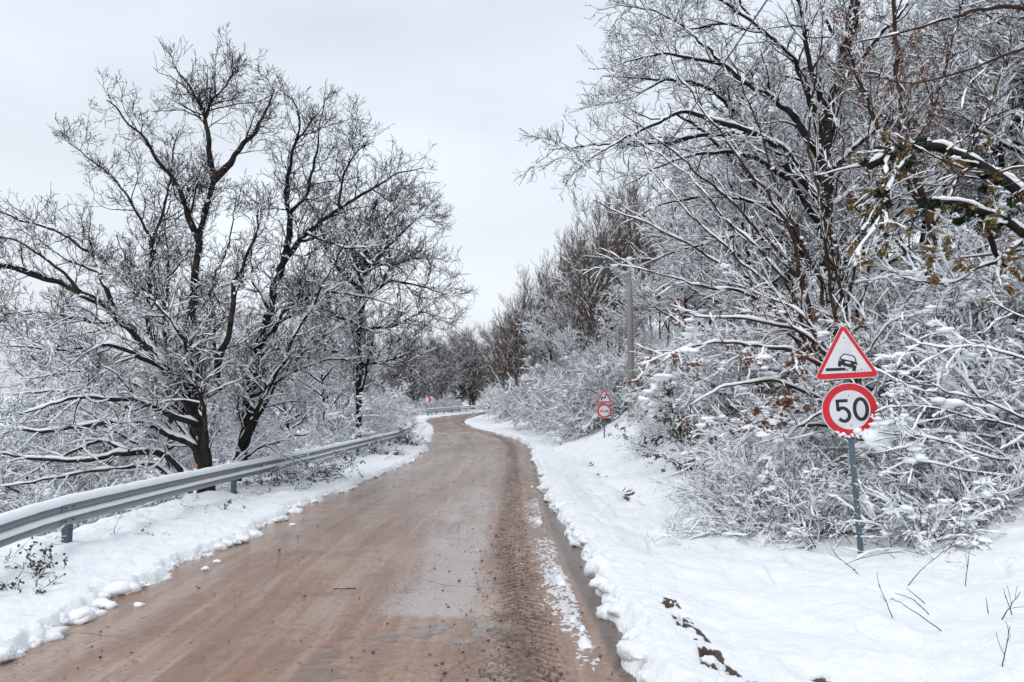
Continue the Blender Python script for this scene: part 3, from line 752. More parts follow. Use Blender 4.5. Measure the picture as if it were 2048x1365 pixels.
def arc(cx, cz, rx, rz, a0, a1, n_=24): return [(cx + rx * math.cos(R_(a_)), cz + rz * math.sin(R_(a_))) for a_ in np.linspace(a0, a1, n_)]
def post_part(root, h, m):
    mb = MB(); w_, d_ = .052, .040
    # open-backed channel post with punched face
    for (cx_, cy_, sx, sy) in ((0, 0, w_, .004), (-w_ / 2 + .002, .021, .004, d_ - .002), (w_ / 2 - .002, .021, .004, d_ - .002), (-w_ / 2 + .010, .043, .014, .004), (w_ / 2 - .010, .043, .014, .004)):
        box(mb, (cx_, cy_, h / 2 - .25), (sx, sy, h + .5))
    o = mb.build('post', m, root, smooth=False)
    hb = MB()
    for z in np.arange(.06, h - .1, .05): poly(hb, [(x * .0045 - .012, zz * .0045 + z) for x, zz in circ(1, 0, 8)], -.0035, .001)
    hb.build('punched_holes', M_BLACK, o, smooth=False)
    return o
def plate(root, name, outline, rim, inner, y):
    mb = MB(); poly(mb, outline, y, .003); p = mb.build(name, M_WHITE, root, smooth=False)
    mb = MB(); poly(mb, outline, y + .0035, .002); mb.build('back', M_BACK, p, smooth=False)
    mb = MB(); poly(mb, rim, y - .002, .0018); mb.build('red_border', M_REDP, p, smooth=False)
    mb = MB(); poly(mb, inner, y - .004, .0018); mb.build('white_field', M_WHITE, p, smooth=False)
    return p
def symbol(parent, name, polys, m, y):
    mb = MB()
    for p in polys: poly(mb, p, y, .0018)
    return mb.build(name, m, parent, smooth=False)

# near sign: soft verge over 50
SD = 8.9
sb = at(1722, 1098, SD); ST = empty('road_sign', tuple(sb), 'double road sign, soft verge triangle above a 50 limit disc, half in snowy branches', 'road sign', rz=0)
ST.rotation_euler = (0, R_(-3.0), R_(-8))
zc = (1098 - 827) / 178.5; zt = (1098 - 766) / 178.5          # disc centre and foot of the triangle above the snow
post_part(ST, 2.35, M_SIGNPOST)
yp = -.030
tri = plate(ST, 'triangle_plate', rtri(.72, .635, .045, zt), rtri(.695, .613, .037, zt + .008), rtri(.545, .475, .006, zt + .068), yp)
k9 = 1 / 945.; tq = lambda L_: rot2([((x - 492) * k9, (660 - y) * k9) for x, y in L_], R_(-1.0))
tz = lambda L_: [(x, z + zt) for x, z in tq(L_)]
_tz0 = tz
def tz(L_):                                          # the car leans off the ledge
    c_ = _tz0([(505, 520)])[0]; return [(x + c_[0], z + c_[1]) for x, z in rot2([(x - c_[0], z - c_[1]) for x, z in _tz0(L_)], R_(-6))]
car = [stroke(tz([(418, 466), (436, 430), (457, 405), (480, 402), (545, 414), (566, 425), (578, 445), (592, 500)]), 11 * k9),
       tz([(410, 478), (417, 452), (440, 452), (582, 476), (603, 492), (600, 516), (556, 542), (470, 528), (407, 502)]),
       tz([(407, 498), (442, 506), (436, 540), (406, 534)]), tz([(552, 536), (594, 520), (586, 574), (551, 572)])]
symbol(tri, 'car_symbol', car, M_BLACK, yp - .006)
symbol(tri, 'car_lights', [tz([(480, 476), (532, 484), (529, 503), (477, 494)]), tz([(412, 462), (434, 465), (432, 474), (410, 471)]), tz([(570, 503), (599, 508), (597, 516), (569, 512)])], M_WHITE, yp - .008)
symbol(tri, 'verge_symbol', [_tz0([(282, 540), (480, 541), (474, 550), (488, 553), (484, 562), (470, 572), (282, 572)])] + [[(x * .0075 * s_ + (cx_ - 492) * k9, z * .0075 * s_ + (660 - cy_) * k9 + zt) for x, z in circ(1, 0, 8)] for cx_, cy_, s_ in ((503, 574, .9), (530, 551, 1), (547, 578, .6), (575, 582, .8), (598, 574, .6), (612, 582, .6), (642, 570, 1), (515, 549, .6), (560, 565, .5), (500, 553, .5))], M_BLACK, yp - .006)
disc = plate(ST, 'disc_plate', circ(.300, zc), circ(.290, zc), circ(.216, zc), yp)
k5 = 1 / 937.; dz = lambda L_: [((x - 508) * k5, (980 - y) * k5 + zc) for x, y in L_]
five = [dz([(372, 868), (492, 868), (492, 900), (372, 900)]), dz([(372, 868), (404, 868), (406, 985), (374, 990)]),
        stroke(dz([(389, 985), (402, 968), (424, 958), (450, 960), (476, 976), (494, 1005), (500, 1035), (493, 1065), (474, 1087), (448, 1096), (420, 1088), (396, 1066)]), 35 * k5)]
zero = [stroke(dz([(616 + 62 * math.cos(a_), 978 + 106 * math.sin(a_)) for a_ in np.linspace(0, math.pi, 20)]), 36 * k5), stroke(dz([(616 + 62 * math.cos(a_), 978 + 106 * math.sin(a_)) for a_ in np.linspace(math.pi, 2 * math.pi, 20)]), 36 * k5)]
symbol(disc, 'numeral', five, M_BLACK, yp - .006); symbol(disc, 'numeral', zero, M_BLACK, yp - .006)
for zz, par in ((zt + .46, tri), (zt + .10, tri), (zc + .155, disc), (zc - .17, disc)):
    mb = MB(); poly(mb, circ(.007, zz, 10), yp - .007, .003); mb.build('bolt', M_BOLT, par, smooth=False)
sn = MB(); r7 = np.random.default_rng(77)
Cs = [[.285 * math.cos(a_), yp - .015, zc + .285 * math.sin(a_)] for a_ in np.radians(r7.uniform(235, 372, 46))]
Cs = np.array(Cs) + r7.normal(0, .008, (46, 3)); lumps(sn, Cs, r7.uniform(.006, .022, 46), r7, .8)
Cs = np.array([[.23, -.10, zc - .26], [.19, -.08, zc - .30], [.27, -.09, zc - .22], [.22, -.06, zc - .36], [.31, -.05, zc - .31], [.30, -.04, zc - .40], [.06, -.04, zc - .24], [.09, -.04, zc - .26]])
lumps(sn, Cs, np.array([.105, .09, .08, .10, .085, .075, .045, .03]), r7, .85, True)
Cs = np.stack([r7.uniform(-.025, .025, 14), np.full(14, -.006), r7.uniform(.1, 1.1, 14)], -1); lumps(sn, Cs, r7.uniform(.006, .013, 14), r7)
sn.build('snow_cover', M_SNOW, ST)

# far sign: double bend over no overtaking
s2 = at(1209, 884, 32.9); S2 = empty('road_sign', tuple(s2), 'small distant double road sign, double bend triangle over no overtaking disc', 'road sign', rz=R_(-3))
z2 = lambda y: (884 - y) / 48.6
post_part(S2, 2.0, M_SIGNPOST)
t2 = plate(S2, 'triangle_plate', rtri(.68, .60, .03, z2(807)), rtri(.66, .575, .025, z2(807) + .008), rtri(.48, .42, .004, z2(807) + .062), yp)
q2 = lambda L_: [((x - 377) / 475., (884 - (760 + y / 9.75)) / 48.6) for x, y in L_]
symbol(t2, 'bend_symbol', [stroke(q2([(328, 412), (326, 380), (330, 352), (345, 345), (362, 360), (382, 370), (396, 358), (400, 330), (400, 292)]), 24 / 475.)], M_BLACK, yp - .006)
d2 = plate(S2, 'disc_plate', circ(.300, z2(823)), circ(.290, z2(823)), circ(.220, z2(823)), yp)
def minicar(x0): return [q2([(x0 - 38, 620), (x0 - 38, 608), (x0 + 38, 608), (x0 + 38, 628), (x0 - 38, 628)]), q2([(x0 - 38, 627), (x0 - 20, 627), (x0 - 22, 642), (x0 - 38, 642)]), q2([(x0 + 20, 627), (x0 + 38, 627), (x0 + 38, 642), (x0 + 22, 642)]), stroke(q2([(x0 - 30, 610), (x0 - 20, 590), (x0 + 20, 590), (x0 + 30, 610)]), 5 / 475.)]
symbol(d2, 'red_car_symbol', minicar(330), M_REDP, yp - .006); symbol(d2, 'black_car_symbol', minicar(424), M_BLACK, yp - .006)

# chevron board at the bend
c0 = at(858, 800, 84.0); CH = empty('chevron_board', (c0[0], c0[1], gz(c0[0], c0[1])), 'small red and white chevron board beside the outside of the bend', 'chevron sign')
zz = c0[2] - gz(c0[0], c0[1]); mb = MB()
for x_ in (-.2, .22): box(mb, (x_, .03, zz / 2 - .2), (.05, .04, zz + .6))
mb.build('post', M_SIGNPOST, CH, smooth=False)
mb = MB(); poly(mb, [(-.36, zz - .33), (.40, zz - .33), (.40, zz + .33), (-.36, zz + .33)], -.01, .004); pl = mb.build('panel', M_WHITE, CH, smooth=False)
for x_ in (-.06,): symbol(pl, 'red_chevron', [[(x_ - .1, zz + .3), (x_ + .14, zz + .3), (x_ + .36, zz), (x_ + .14, zz - .3), (x_ - .1, zz - .3), (x_ + .1, zz)]], M_REDP, -.013)

# delineator posts behind the rail
for px, py, D_, hh_, lab in ((391, 948, 15.7, .95, 'thin white marker post with orange top behind the guardrail under the left trees'), (750, 880, 35.2, .85, 'short marker post with orange top poking above the guardrail near its far end')):
    p = at(px, py, D_); z0 = gz(p[0], p[1]); top = CAMZ - ((918 if px < 500 else 868) - HOR) * D_ / F
    rt = empty('marker_post', (p[0], p[1], z0), lab, 'marker post', 'marker posts behind the guardrail')
    mb = MB(); box(mb, (0, 0, (top - z0) / 2 - .1), (.060, .04, top - z0)); mb.build('body', M_WHITE, rt, smooth=False)
    mb = MB(); box(mb, (0, -.001, top - z0 - .13), (.064, .046, .08)); mb.build('reflector', M_ORANGE, rt, smooth=False)

# ------------------------------------------------------------------ utility poles and cables
p0 = at(1259, 522, 34.0); bz = gz(p0[0], p0[1])
UP = empty('utility_pole', (p0[0], p0[1], bz), 'pale concrete utility pole with a long side arm rising from the snowy thicket', 'utility pole')
H_ = p0[2] - bz
mb = MB(); tubes(mb, np.array([[[0, 0, -.5], [0, 0, H_ * .5], [0, 0, H_]]]), np.array([[.16, .135, .11]]), 12, cap=True); mb.build('shaft', M_CONC, UP)
a1 = at(1170, 514, 34.0) - np.array(UP.location); mb = MB()
d_ = a1 - np.array([0, 0, H_ - .05]); tubes(mb, np.array([[np.array([.15, 0, H_ - .06]), a1 * .5 + np.array([0, 0, H_ / 2 - .02]), a1]]), np.full((1, 3), .045), 6, cap=True); mb.build('cross_arm', M_POST, UP)
b1 = at(1195, 518, 34) - np.array(UP.location); b2 = at(1246, 572, 34) - np.array(UP.location)
mb = MB(); tubes(mb, np.array([[b1, (b1 + b2) / 2, b2]]), np.full((1, 3), .038), 6, cap=True); mb.build('brace', M_POST, UP)
sn = MB(); lumps(sn, np.array([[0, 0, H_ + .06], [.02, 0, H_ + .1]]), np.array([.16, .11]), r7, .7, True); lumps(sn, np.array([a1 * t_ + (1 - t_) * np.array([0, 0, H_]) + np.array([0, 0, .05]) for t_ in np.linspace(.05, 1, 16)]), np.full(16, .05), r7)
sn.build('snow_cover', M_SNOW, UP)
p2 = at(1003, 824, 95.0); g2 = gz(p2[0], p2[1]) ; U2 = empty('utility_pole', (p2[0], p2[1], g2), 'dark distant pole standing at the inside of the far bend', 'utility pole')
mb = MB(); tubes(mb, np.array([[[0, 0, -.5], [0, 0, 4], [0, 0, 8.6]]]), np.array([[.20, .17, .13]]), 10, cap=True); mb.build('shaft', M_WOOD, U2)
def cable(A, B_, sag, r_, lab):
    t_ = np.linspace(0, 1, 60)[:, None]; P = A * (1 - t_) + B_ * t_; P[:, 2] -= sag * 4 * (t_[:, 0] * (1 - t_[:, 0]))
    mb = MB(); tubes(mb, P[None], np.full((1, 60), r_), 5); o = mb.build('overhead_cable', M_CABLE); tag(o, lab, 'cable', 'overhead cables')
A = at(1170, 514, 34.0)
cable(A, at(1700, -245, 7.0), .15, .011, 'cable climbing from the concrete pole arm across the right-hand sky and branches')
cable(A, np.array([p2[0], p2[1], g2 + 8.5]), .5, .013, 'cable running from the concrete pole arm back towards the dark distant pole')
cable(at(1500, 571, 30), at(2200, 47, 9.0), .0, .010, 'thin cable slanting through the trees above the near sign')

# ================================================================== VEGETATION
# ------------------------------------------------------------------ big trees, left
LV_OAK = [dict(d=6.2, t=(.12, 1), a=50, len=(lambda pl, t, n_: 1.08 * (1.15 - .82 * t)), K=9, w=.20, up=.22, rad=.50, S=5, th=1.0, SS=5, rmin=.006),
          dict(d=8.2, t=(.15, 1), a=48, len=la(.54), K=6, w=.26, up=.20, rad=.55, S=4, th=.85, SS=4, rmin=.0042),
          dict(d=9, t=(.15, 1), a=46, len=la(.24), K=4, w=.26, up=.15, rad=.7, S=3, th=.7, SS=3, snow=.7, rmin=.0044),
          dict(d=9.0, t=(.3, 1), a=45, len=la(.11), K=3, w=.25, up=.1, rad=.8, S=3, snow=0, rmin=.0038)]
low = lambda top, bot: (lambda z: np.clip((top - z) / (top - bot), .25, 1.3))
guided_tree('oak_tree', 'large bare oak behind the guardrail with upright stems and long limb reaching left', 17.0, [
    ([(418, 990), (408, 900), (392, 800), (377, 720), (380, 650), (390, 560), (397, 487), (412, 420), (428, 360)], .150, .055),
    ([(400, 870), (378, 790), (300, 700), (210, 610), (110, 562), (0, 530, -.6), (-160, 545, -1.2)], .145, .038),
    ([(428, 360), (462, 328), (487, 287), (523, 245), (542, 210), (550, 180, .4)], .085, .012),
    ([(428, 365), (415, 250), (405, 220), (378, 175), (352, 140), (350, 125)], .08, .010),
    ([(412, 235), (425, 205), (441, 190), (455, 165), (470, 145)], .04, .009),
    ([(397, 480), (354, 369, -.5), (313, 318, -.8), (287, 277, -1), (251, 235, -1.2), (230, 210, -1.3), (212, 198, -1.4)], .075, .012),
    ([(230, 625), (205, 560), (190, 513, .6), (120, 465, 1), (40, 440, 1.2), (-60, 400, 1.4)], .06, .012),
    ([(302, 705, .4), (296, 600, .5), (300, 520, .7), (302, 480, .8), (256, 390, 1), (205, 333, 1.2), (140, 290, 1.3)], .065, .010),
    ([(300, 500, .8), (330, 420, 1), (345, 330, 1.2), (360, 260, 1.3)], .045, .010),
    ([(430, 745, -.6), (450, 690, -.9), (468, 615, -1), (464, 570, -1.1), (500, 500, -1.4), (520, 420, -1.5)], .085, .015),
    ([(440, 780, .7), (424, 640, 1), (424, 560, 1.1), (455, 490, 1.3), (470, 400, 1.5)], .055, .012),
    ([(330, 735, -.5), (230, 690, -1.2), (120, 700, -1.6), (20, 690, -2)], .06, .012),
    ([(395, 850, -.3), (280, 800, -1), (160, 795, -1.6), (40, 830, -2)], .075, .015),
    ([(250, 650, .5), (150, 640, 1), (60, 620, 1.5), (-40, 640, 2)], .04, .010),
    ([(405, 905, .3), (350, 780, .8), (330, 640, 1.2), (340, 520, 1.4), (325, 420, 1.6)], .075, .012),
    ([(412, 900, -.4), (400, 760, -.8), (345, 640, -1.2), (270, 560, -1.4), (230, 470, -1.5)], .06, .010),
    ([(160, 585, -.3), (100, 520, -.4), (30, 480, -.8), (-60, 470, -1)], .04, .010),
  ], 101, LV_OAK, M_OAK, M_OAK, snow_amt=.88, thick=.021, hfun=low(8.6, .8), lump=(260, .03, .08), trunk_n=3)
guided_tree('oak_tree', 'dark bare oak leaning right with a snowy limb over the road, behind the guardrail', 18.5, [
    ([(470, 960), (488, 880), (505, 780), (517, 690), (545, 600), (560, 530), (580, 475)], .160, .068),
    ([(580, 475), (577, 420), (574, 369), (590, 287), (602, 250), (592, 215), (580, 190)], .085, .010),
    ([(556, 545), (575, 510), (615, 467), (677, 420), (744, 379), (795, 345), (845, 336)], .085, .010),
    ([(577, 430), (615, 390), (633, 308), (643, 250), (650, 200)], .05, .009),
    ([(677, 420), (690, 340), (716, 300), (745, 285)], .040, .009),
    ([(522, 690), (580, 610), (640, 585), (720, 590), (790, 610)], .055, .010),
    ([(480, 890, -.4), (520, 810, -.6), (560, 740, -.8), (605, 650, -1), (650, 560, -1.2), (690, 480, -1.3)], .065, .012),
    ([(540, 620), (500, 560, .5), (505, 480, .8), (530, 400, 1)], .05, .010),
    ([(500, 800, .5), (570, 750, 1), (650, 720, 1.4), (740, 715, 1.6)], .05, .010),
    ([(615, 467, -.3), (660, 490, -.8), (720, 500, -1.2), (790, 480, -1.5)], .035, .009),
    ([(485, 900, .5), (545, 780, 1), (620, 690, 1.4), (700, 640, 1.8), (770, 560, 2)], .06, .010),
    ([(480, 900, .8), (500, 760, 1.2), (560, 640, 1.6), (610, 540, 1.8), (640, 440, 2)], .06, .010),
    ([(590, 287), (620, 250, -.3), (636, 230, -.5), (652, 210, -.6)], .03, .008),
    ([(744, 379, .2), (780, 405, .2), (810, 395, .2)], .02, .007),
  ], 102, LV_OAK, M_DARK, M_DARK, snow_amt=.85, thick=.021, hfun=low(10.5, 0.0), lump=(300, .03, .075), trunk_n=2)
LV_FINE = [dict(d=6.5, t=(.1, 1), a=45, len=la(1.5), K=9, w=.18, up=.22, rad=.5, S=5, SS=4, rmin=.010),
           dict(d=5.5, t=(.12, 1), a=44, len=la(.75), K=6, w=.22, up=.15, rad=.55, S=4, SS=4, rmin=.0075),
           dict(d=6.5, t=(.15, 1), a=44, len=la(.36), K=4, w=.24, up=.1, rad=.7, S=3, SS=3, snow=.5, rmin=.0062),
           dict(d=5.0, t=(.3, 1), a=40, len=la(.18), K=3, w=.2, up=.1, rad=.8, S=3, snow=0, rmin=.0055)]
guided_tree('oak_tree', 'round-crowned bare oak farther along the guardrail, its twigs overhanging the road edge', 33.0, [
    ([(716, 880), (718, 760), (719, 640), (722, 560), (735, 470), (752, 400)], .145, .045),
    ([(720, 600), (780, 562), (840, 572), (893, 592)], .10, .012),
    ([(722, 560), (780, 490), (830, 440), (850, 430)], .10, .012),
    ([(720, 660), (780, 655), (850, 622), (880, 640)], .08, .012),
    ([(721, 580), (660, 520), (640, 450), (650, 400)], .10, .012),
    ([(735, 470), (790, 420), (810, 395)], .06, .010),
    ([(719, 650), (650, 620), (600, 600)], .08, .012),
    ([(718, 720), (660, 700), (620, 690)], .07, .012),
    ([(718, 730), (790, 720), (850, 690)], .07, .012),
    ([(722, 560), (700, 480), (690, 420)], .08, .012),
    ([(725, 530), (790, 530), (860, 510)], .07, .012),
  ], 103, LV_FINE, M_DARK, M_DARK, snow_amt=.68, thick=.026, hfun=low(10, 0), lump=(80, .05, .11), trunk_n=1)

# ------------------------------------------------------------------ big trees, right
LV_R = [dict(d=4.6, t=(.15, 1), a=42, len=la(1.2), K=9, w=.20, up=.12, rad=.50, S=5, SS=5, rmin=.007),
        dict(d=6.0, t=(.15, 1), a=44, len=la(.55), K=6, w=.25, up=.15, rad=.55, S=4, th=.8, SS=4, rmin=.0048),
        dict(d=7.0, t=(.15, 1), a=44, len=la(.26), K=4, w=.25, up=.12, rad=.7, S=3, th=.7, SS=3, snow=.6, rmin=.004),
        dict(d=6.5, t=(.3, 1), a=42, len=la(.13), K=3, w=.22, up=.1, rad=.8, S=3, snow=0, rmin=.0035)]
guided_tree('oak_tree', 'great dark oak on the bank above the near sign, limbs sweeping left towards the road', 20.0, [
    ([(1690, 830), (1682, 660), (1668, 560), (1650, 440), (1648, 330), (1660, 230), (1676, 180), (1702, 60), (1722, -60), (1745, -220)], .29, .10),
    ([(1682, 660), (1645, 574), (1600, 490), (1540, 410), (1480, 330), (1410, 265, -.5), (1340, 225, -1)], .15, .018),
    ([(1650, 330), (1590, 230), (1520, 185), (1440, 125), (1330, 108), (1235, 130)], .12, .012),
    ([(1650, 300), (1593, 118), (1522, 56), (1440, 0), (1370, -70)], .11, .014),
    ([(1645, 400, .5), (1560, 320, .8), (1500, 256, 1), (1419, 174, 1.2), (1330, 160, 1.4), (1205, 150, 1.5)], .11, .012),
    ([(1650, 420, -.5), (1570, 300, -1), (1490, 262, -1.4), (1370, 222, -1.6), (1290, 256, -1.8), (1210, 300, -2), (1150, 342, -2)], .11, .010),
    ([(1655, 470), (1580, 360, -.4), (1510, 313, -.8), (1409, 303, -1), (1320, 332, -1.2), (1245, 372, -1.2)], .10, .010),
    ([(1490, 264, -1.2), (1400, 270, -.8), (1300, 290, -.6), (1190, 288, -.6), (1098, 300, -.6)], .06, .009),
    ([(1660, 235), (1614, 120, -.5), (1600, 0, -.8), (1575, -120, -1)], .09, .02),
    ([(1664, 200), (1720, 120, .6), (1790, 40, 1), (1860, -60, 1.4)], .10, .02),
    ([(1650, 350), (1730, 280, .6), (1800, 200, 1), (1890, 130, 1.4)], .09, .012),
    ([(1440, 125), (1380, 60, .5), (1310, 20, .8), (1230, 10, 1)], .05, .010),
    ([(1522, 60), (1470, -10, .4), (1380, -30, .7), (1280, -40, 1)], .05, .010),
    ([(1330, 160, 1.4), (1260, 200, 1.2), (1190, 215, 1)], .03, .009),
    ([(1540, 410, .3), (1430, 390, .5), (1320, 410, .8), (1240, 450, 1)], .06, .010),
    ([(1600, 490, .3), (1480, 470, .5), (1360, 500, .8), (1270, 540, 1)], .06, .010),
    ([(1690, 110), (1640, 20, .5), (1650, -80, .8)], .06, .015),
    ([(1668, 520), (1740, 450, -.6), (1790, 380, -1), (1830, 300, -1.2)], .08, .015),
    ([(1500, 60, .2), (1440, 50, .4), (1370, 60, .6), (1290, 70, .8)], .04, .009),
  ], 201, LV_R, M_DARK, M_DARK, snow_amt=.70, thick=.021, hfun=None, lump=(200, .03, .10), trunk_n=2)
LV_FAN = [dict(d=3.6, t=(.15, 1), a=30, len=la(.85), K=8, w=.13, up=.12, rad=.5, S=4, SS=5, rmin=.0042),
          dict(d=5.0, t=(.2, 1), a=36, len=la(.36), K=5, w=.18, up=.10, rad=.6, S=4, th=.8, SS=4, rmin=.0032),
          dict(d=6, t=(.2, 1), a=38, len=la(.16), K=3, w=.2, up=.1, rad=.7, S=3, snow=.5, th=.7, SS=3, rmin=.0026)]
guided_tree('hazel', 'hazel of many thin brown stems fanning up and left in front of the great oak', 14.5, [
    ([(1675, 790), (1610, 600), (1578, 441), (1465, 297), (1409, 231), (1358, 144), (1322, 60)], .055, .008),
    ([(1675, 790), (1600, 560), (1500, 440, -.6), (1409, 355, -.8), (1327, 287, -1), (1245, 226, -1.2)], .05, .008),
    ([(1670, 790), (1570, 560), (1450, 431, .5), (1368, 338, .8), (1265, 282, 1)], .05, .008),
    ([(1680, 790), (1665, 600), (1650, 440, -.6), (1614, 282, -.8), (1640, 118, -1), (1650, 0, -1.2)], .05, .010),
    ([(1680, 790), (1690, 600), (1655, 470, -.4), (1680, 333, -.6), (1685, 230, -.6)], .045, .010),
    ([(1670, 790), (1540, 600, -.7), (1400, 500, -1), (1290, 450, -1.4), (1190, 400, -1.6)], .05, .008),
    ([(1675, 790), (1620, 640), (1500, 540, .5), (1380, 430, .7), (1300, 330, .9), (1270, 240, 1)], .045, .007),
    ([(1680, 790), (1640, 560, .4), (1560, 400, .8), (1520, 260, 1), (1470, 140, 1.2), (1430, 30, 1.2)], .05, .008),
    ([(1680, 790), (1720, 600, .5), (1760, 470, .6), (1790, 330, .8), (1800, 200, 1)], .045, .008),
    ([(1680, 790), (1700, 560), (1740, 400, .3), (1740, 250, .5), (1765, 130, .6)], .04, .008),
    ([(1670, 790), (1590, 640, -1), (1480, 580, -1.6), (1340, 560, -2), (1230, 520, -2.2)], .045, .007),
  ], 202, LV_FAN, M_BROWN, M_BROWN, snow_amt=.70, thick=.015, lump=(140, .025, .09), trunk_n=0, cat='hazel')
LV_BE = [dict(d=4.0, t=(.12, 1), a=42, len=la(.75), K=8, w=.15, up=-.05, rad=.5, S=4, SS=5, rmin=.0045),
         dict(d=6.0, t=(.15, 1), a=42, len=la(.32), K=5, w=.18, up=-.05, rad=.6, S=4, SS=4, rmin=.0032),
         dict(d=7, t=(.2, 1), a=40, len=la(.13), K=3, w=.2, up=-.05, rad=.7, S=3, snow=.6, th=.8, SS=3, rmin=.0024)]
guided_tree('beech_sapling', 'low beech with clinging dead brown leaves and snow-bowed branches left of the near sign', 12.0, [
    ([(1700, 860), (1690, 740), (1600, 660), (1500, 640), (1410, 640), (1340, 610)], .05, .008),
    ([(1700, 860), (1680, 760), (1580, 700, -.5), (1450, 690, -.9), (1370, 690, -1.2), (1330, 720, -1.4)], .045, .008),
    ([(1700, 860), (1640, 800, -.5), (1540, 760, -.9), (1450, 770, -1.2), (1380, 810, -1.4)], .04, .007),
    ([(1700, 860), (1660, 700, .4), (1600, 620, .8), (1500, 580, 1.2), (1420, 560, 1.4)], .04, .007),
    ([(1700, 860), (1720, 720), (1780, 650, -.2), (1850, 620, -.4)], .035, .007),
    ([(1700, 860), (1620, 850, -.8), (1530, 840, -1.2), (1440, 880, -1.5)], .035, .006),
    ([(1700, 860), (1650, 820, -1), (1580, 870, -1.5), (1520, 930, -1.7)], .03, .006),
  ], 203, LV_BE, M_DARK, M_BROWN, snow_amt=.88, thick=.021, lump=(110, .02, .09, 46, .15), trunk_n=0, cat='beech', leafspec=[(4800, .048, M_BEECH, 1, (1240, 560, 1780, 860))])
guided_tree('oak_tree', 'half-hidden tree on the bank with pale rusty leaves near the top right', 16.0, [
    ([(1900, 760), (1880, 600), (1850, 420), (1820, 300), (1800, 180), (1790, 60), (1780, -80)], .12, .03),
    ([(1850, 420), (1780, 300, -.5), (1730, 200, -.8), (1700, 100, -1), (1690, 20, -1)], .06, .012),
    ([(1860, 460), (1930, 330, .4), (1980, 200, .8), (2030, 80, 1)], .06, .012),
    ([(1820, 300), (1880, 180, .6), (1910, 60, .8), (1940, -60, 1)], .05, .012),
    ([(1880, 580), (1790, 480, -.6), (1720, 420, -1), (1660, 330, -1.2)], .05, .010),
    ([(1880, 600), (1960, 500, .5), (2040, 420, .6), (2120, 330, .8)], .05, .010),
  ], 204, LV_R, M_BROWN, M_BROWN, snow_amt=.55, thick=.016, lump=(80, .03, .07), trunk_n=1, leafspec=[(2600, .052, M_RUST, 1, (1650, 20, 1900, 280))])
LV_FG = [dict(d=3.4, t=(.1, 1), a=40, len=la(.7), K=9, w=.15, up=.02, rad=.5, S=5, SS=5, rmin=.0032),
         dict(d=6.0, t=(.15, 1), a=42, len=la(.30), K=6, w=.2, up=.05, rad=.6, S=4, th=.8, SS=4, rmin=.0022),
         dict(d=8, t=(.2, 1), a=42, len=la(.13), K=4, w=.22, up=.05, rad=.7, S=3, snow=.4, th=.6, SS=3, rmin=.0017)]
guided_tree('overhanging_tree', 'tree outside the frame whose brown boughs reach in from the top right corner', 8.5, [
    ([(2500, 900, .5), (2420, 600, .5), (2330, 300), (2240, 80), (2160, -80)], .14, .06),
    ([(2250, 110), (2120, 50), (2040, 22), (1960, 14), (1880, 40), (1790, 75), (1700, 100)], .040, .006),
    ([(2230, 60), (2150, 60, -.3), (2060, 85, -.4), (1990, 120, -.5), (1910, 150, -.6), (1820, 165, -.6), (1730, 150, -.7)], .032, .005),
    ([(2300, 250), (2180, 200, .4), (2080, 190, .6), (1990, 230, .7), (1900, 300, .8)], .03, .005),
    ([(2320, 290), (2200, 300, .2), (2100, 330, .3), (2000, 345, .4), (1900, 330, .4), (1800, 270, .5)], .03, .005),
    ([(2200, -20), (2100, -30, .3), (1990, -20, .5), (1880, -10, .6)], .03, .006),
  ], 205, LV_FG, M_BROWN, M_BROWN, snow_amt=.42, thick=.012, lump=(30, .015, .035), trunk_n=1)
guided_tree('ivy_clad_tree', 'leaning trunk wrapped in dark ivy and ochre leaves under thick snow at the right edge', 11.0, [
    ([(2260, 700), (2180, 520), (2060, 400), (1960, 330), (1880, 292), (1800, 300), (1735, 330)], .13, .05),
    ([(2170, 520), (2060, 470, -.3), (1960, 410, -.4), (1870, 405, -.5), (1830, 400, -.5)], .08, .03),
    ([(1960, 440, -.3), (1985, 500, -.3), (2040, 560, -.4)], .05, .03),
    ([(1830, 300), (1770, 380, -.2), (1750, 460, -.3), (1690, 540, -.4)], .03, .008),
    ([(2100, 440), (2000, 520, -.5), (1900, 570, -.8), (1800, 560, -1)], .04, .008),
  ], 206, LV_FAN, M_DARK, M_BROWN, snow_amt=.7, thick=.022, lump=(60, .04, .10), trunk_n=3, leafspec=[(1900, .058, M_OCHRE, 1, (1690, 240, 2060, 600)), (5200, .062, M_IVY, -1, (1720, 240, 2060, 470)), (600, .06, M_OCHRE, -1, (1740, 250, 2060, 420))])

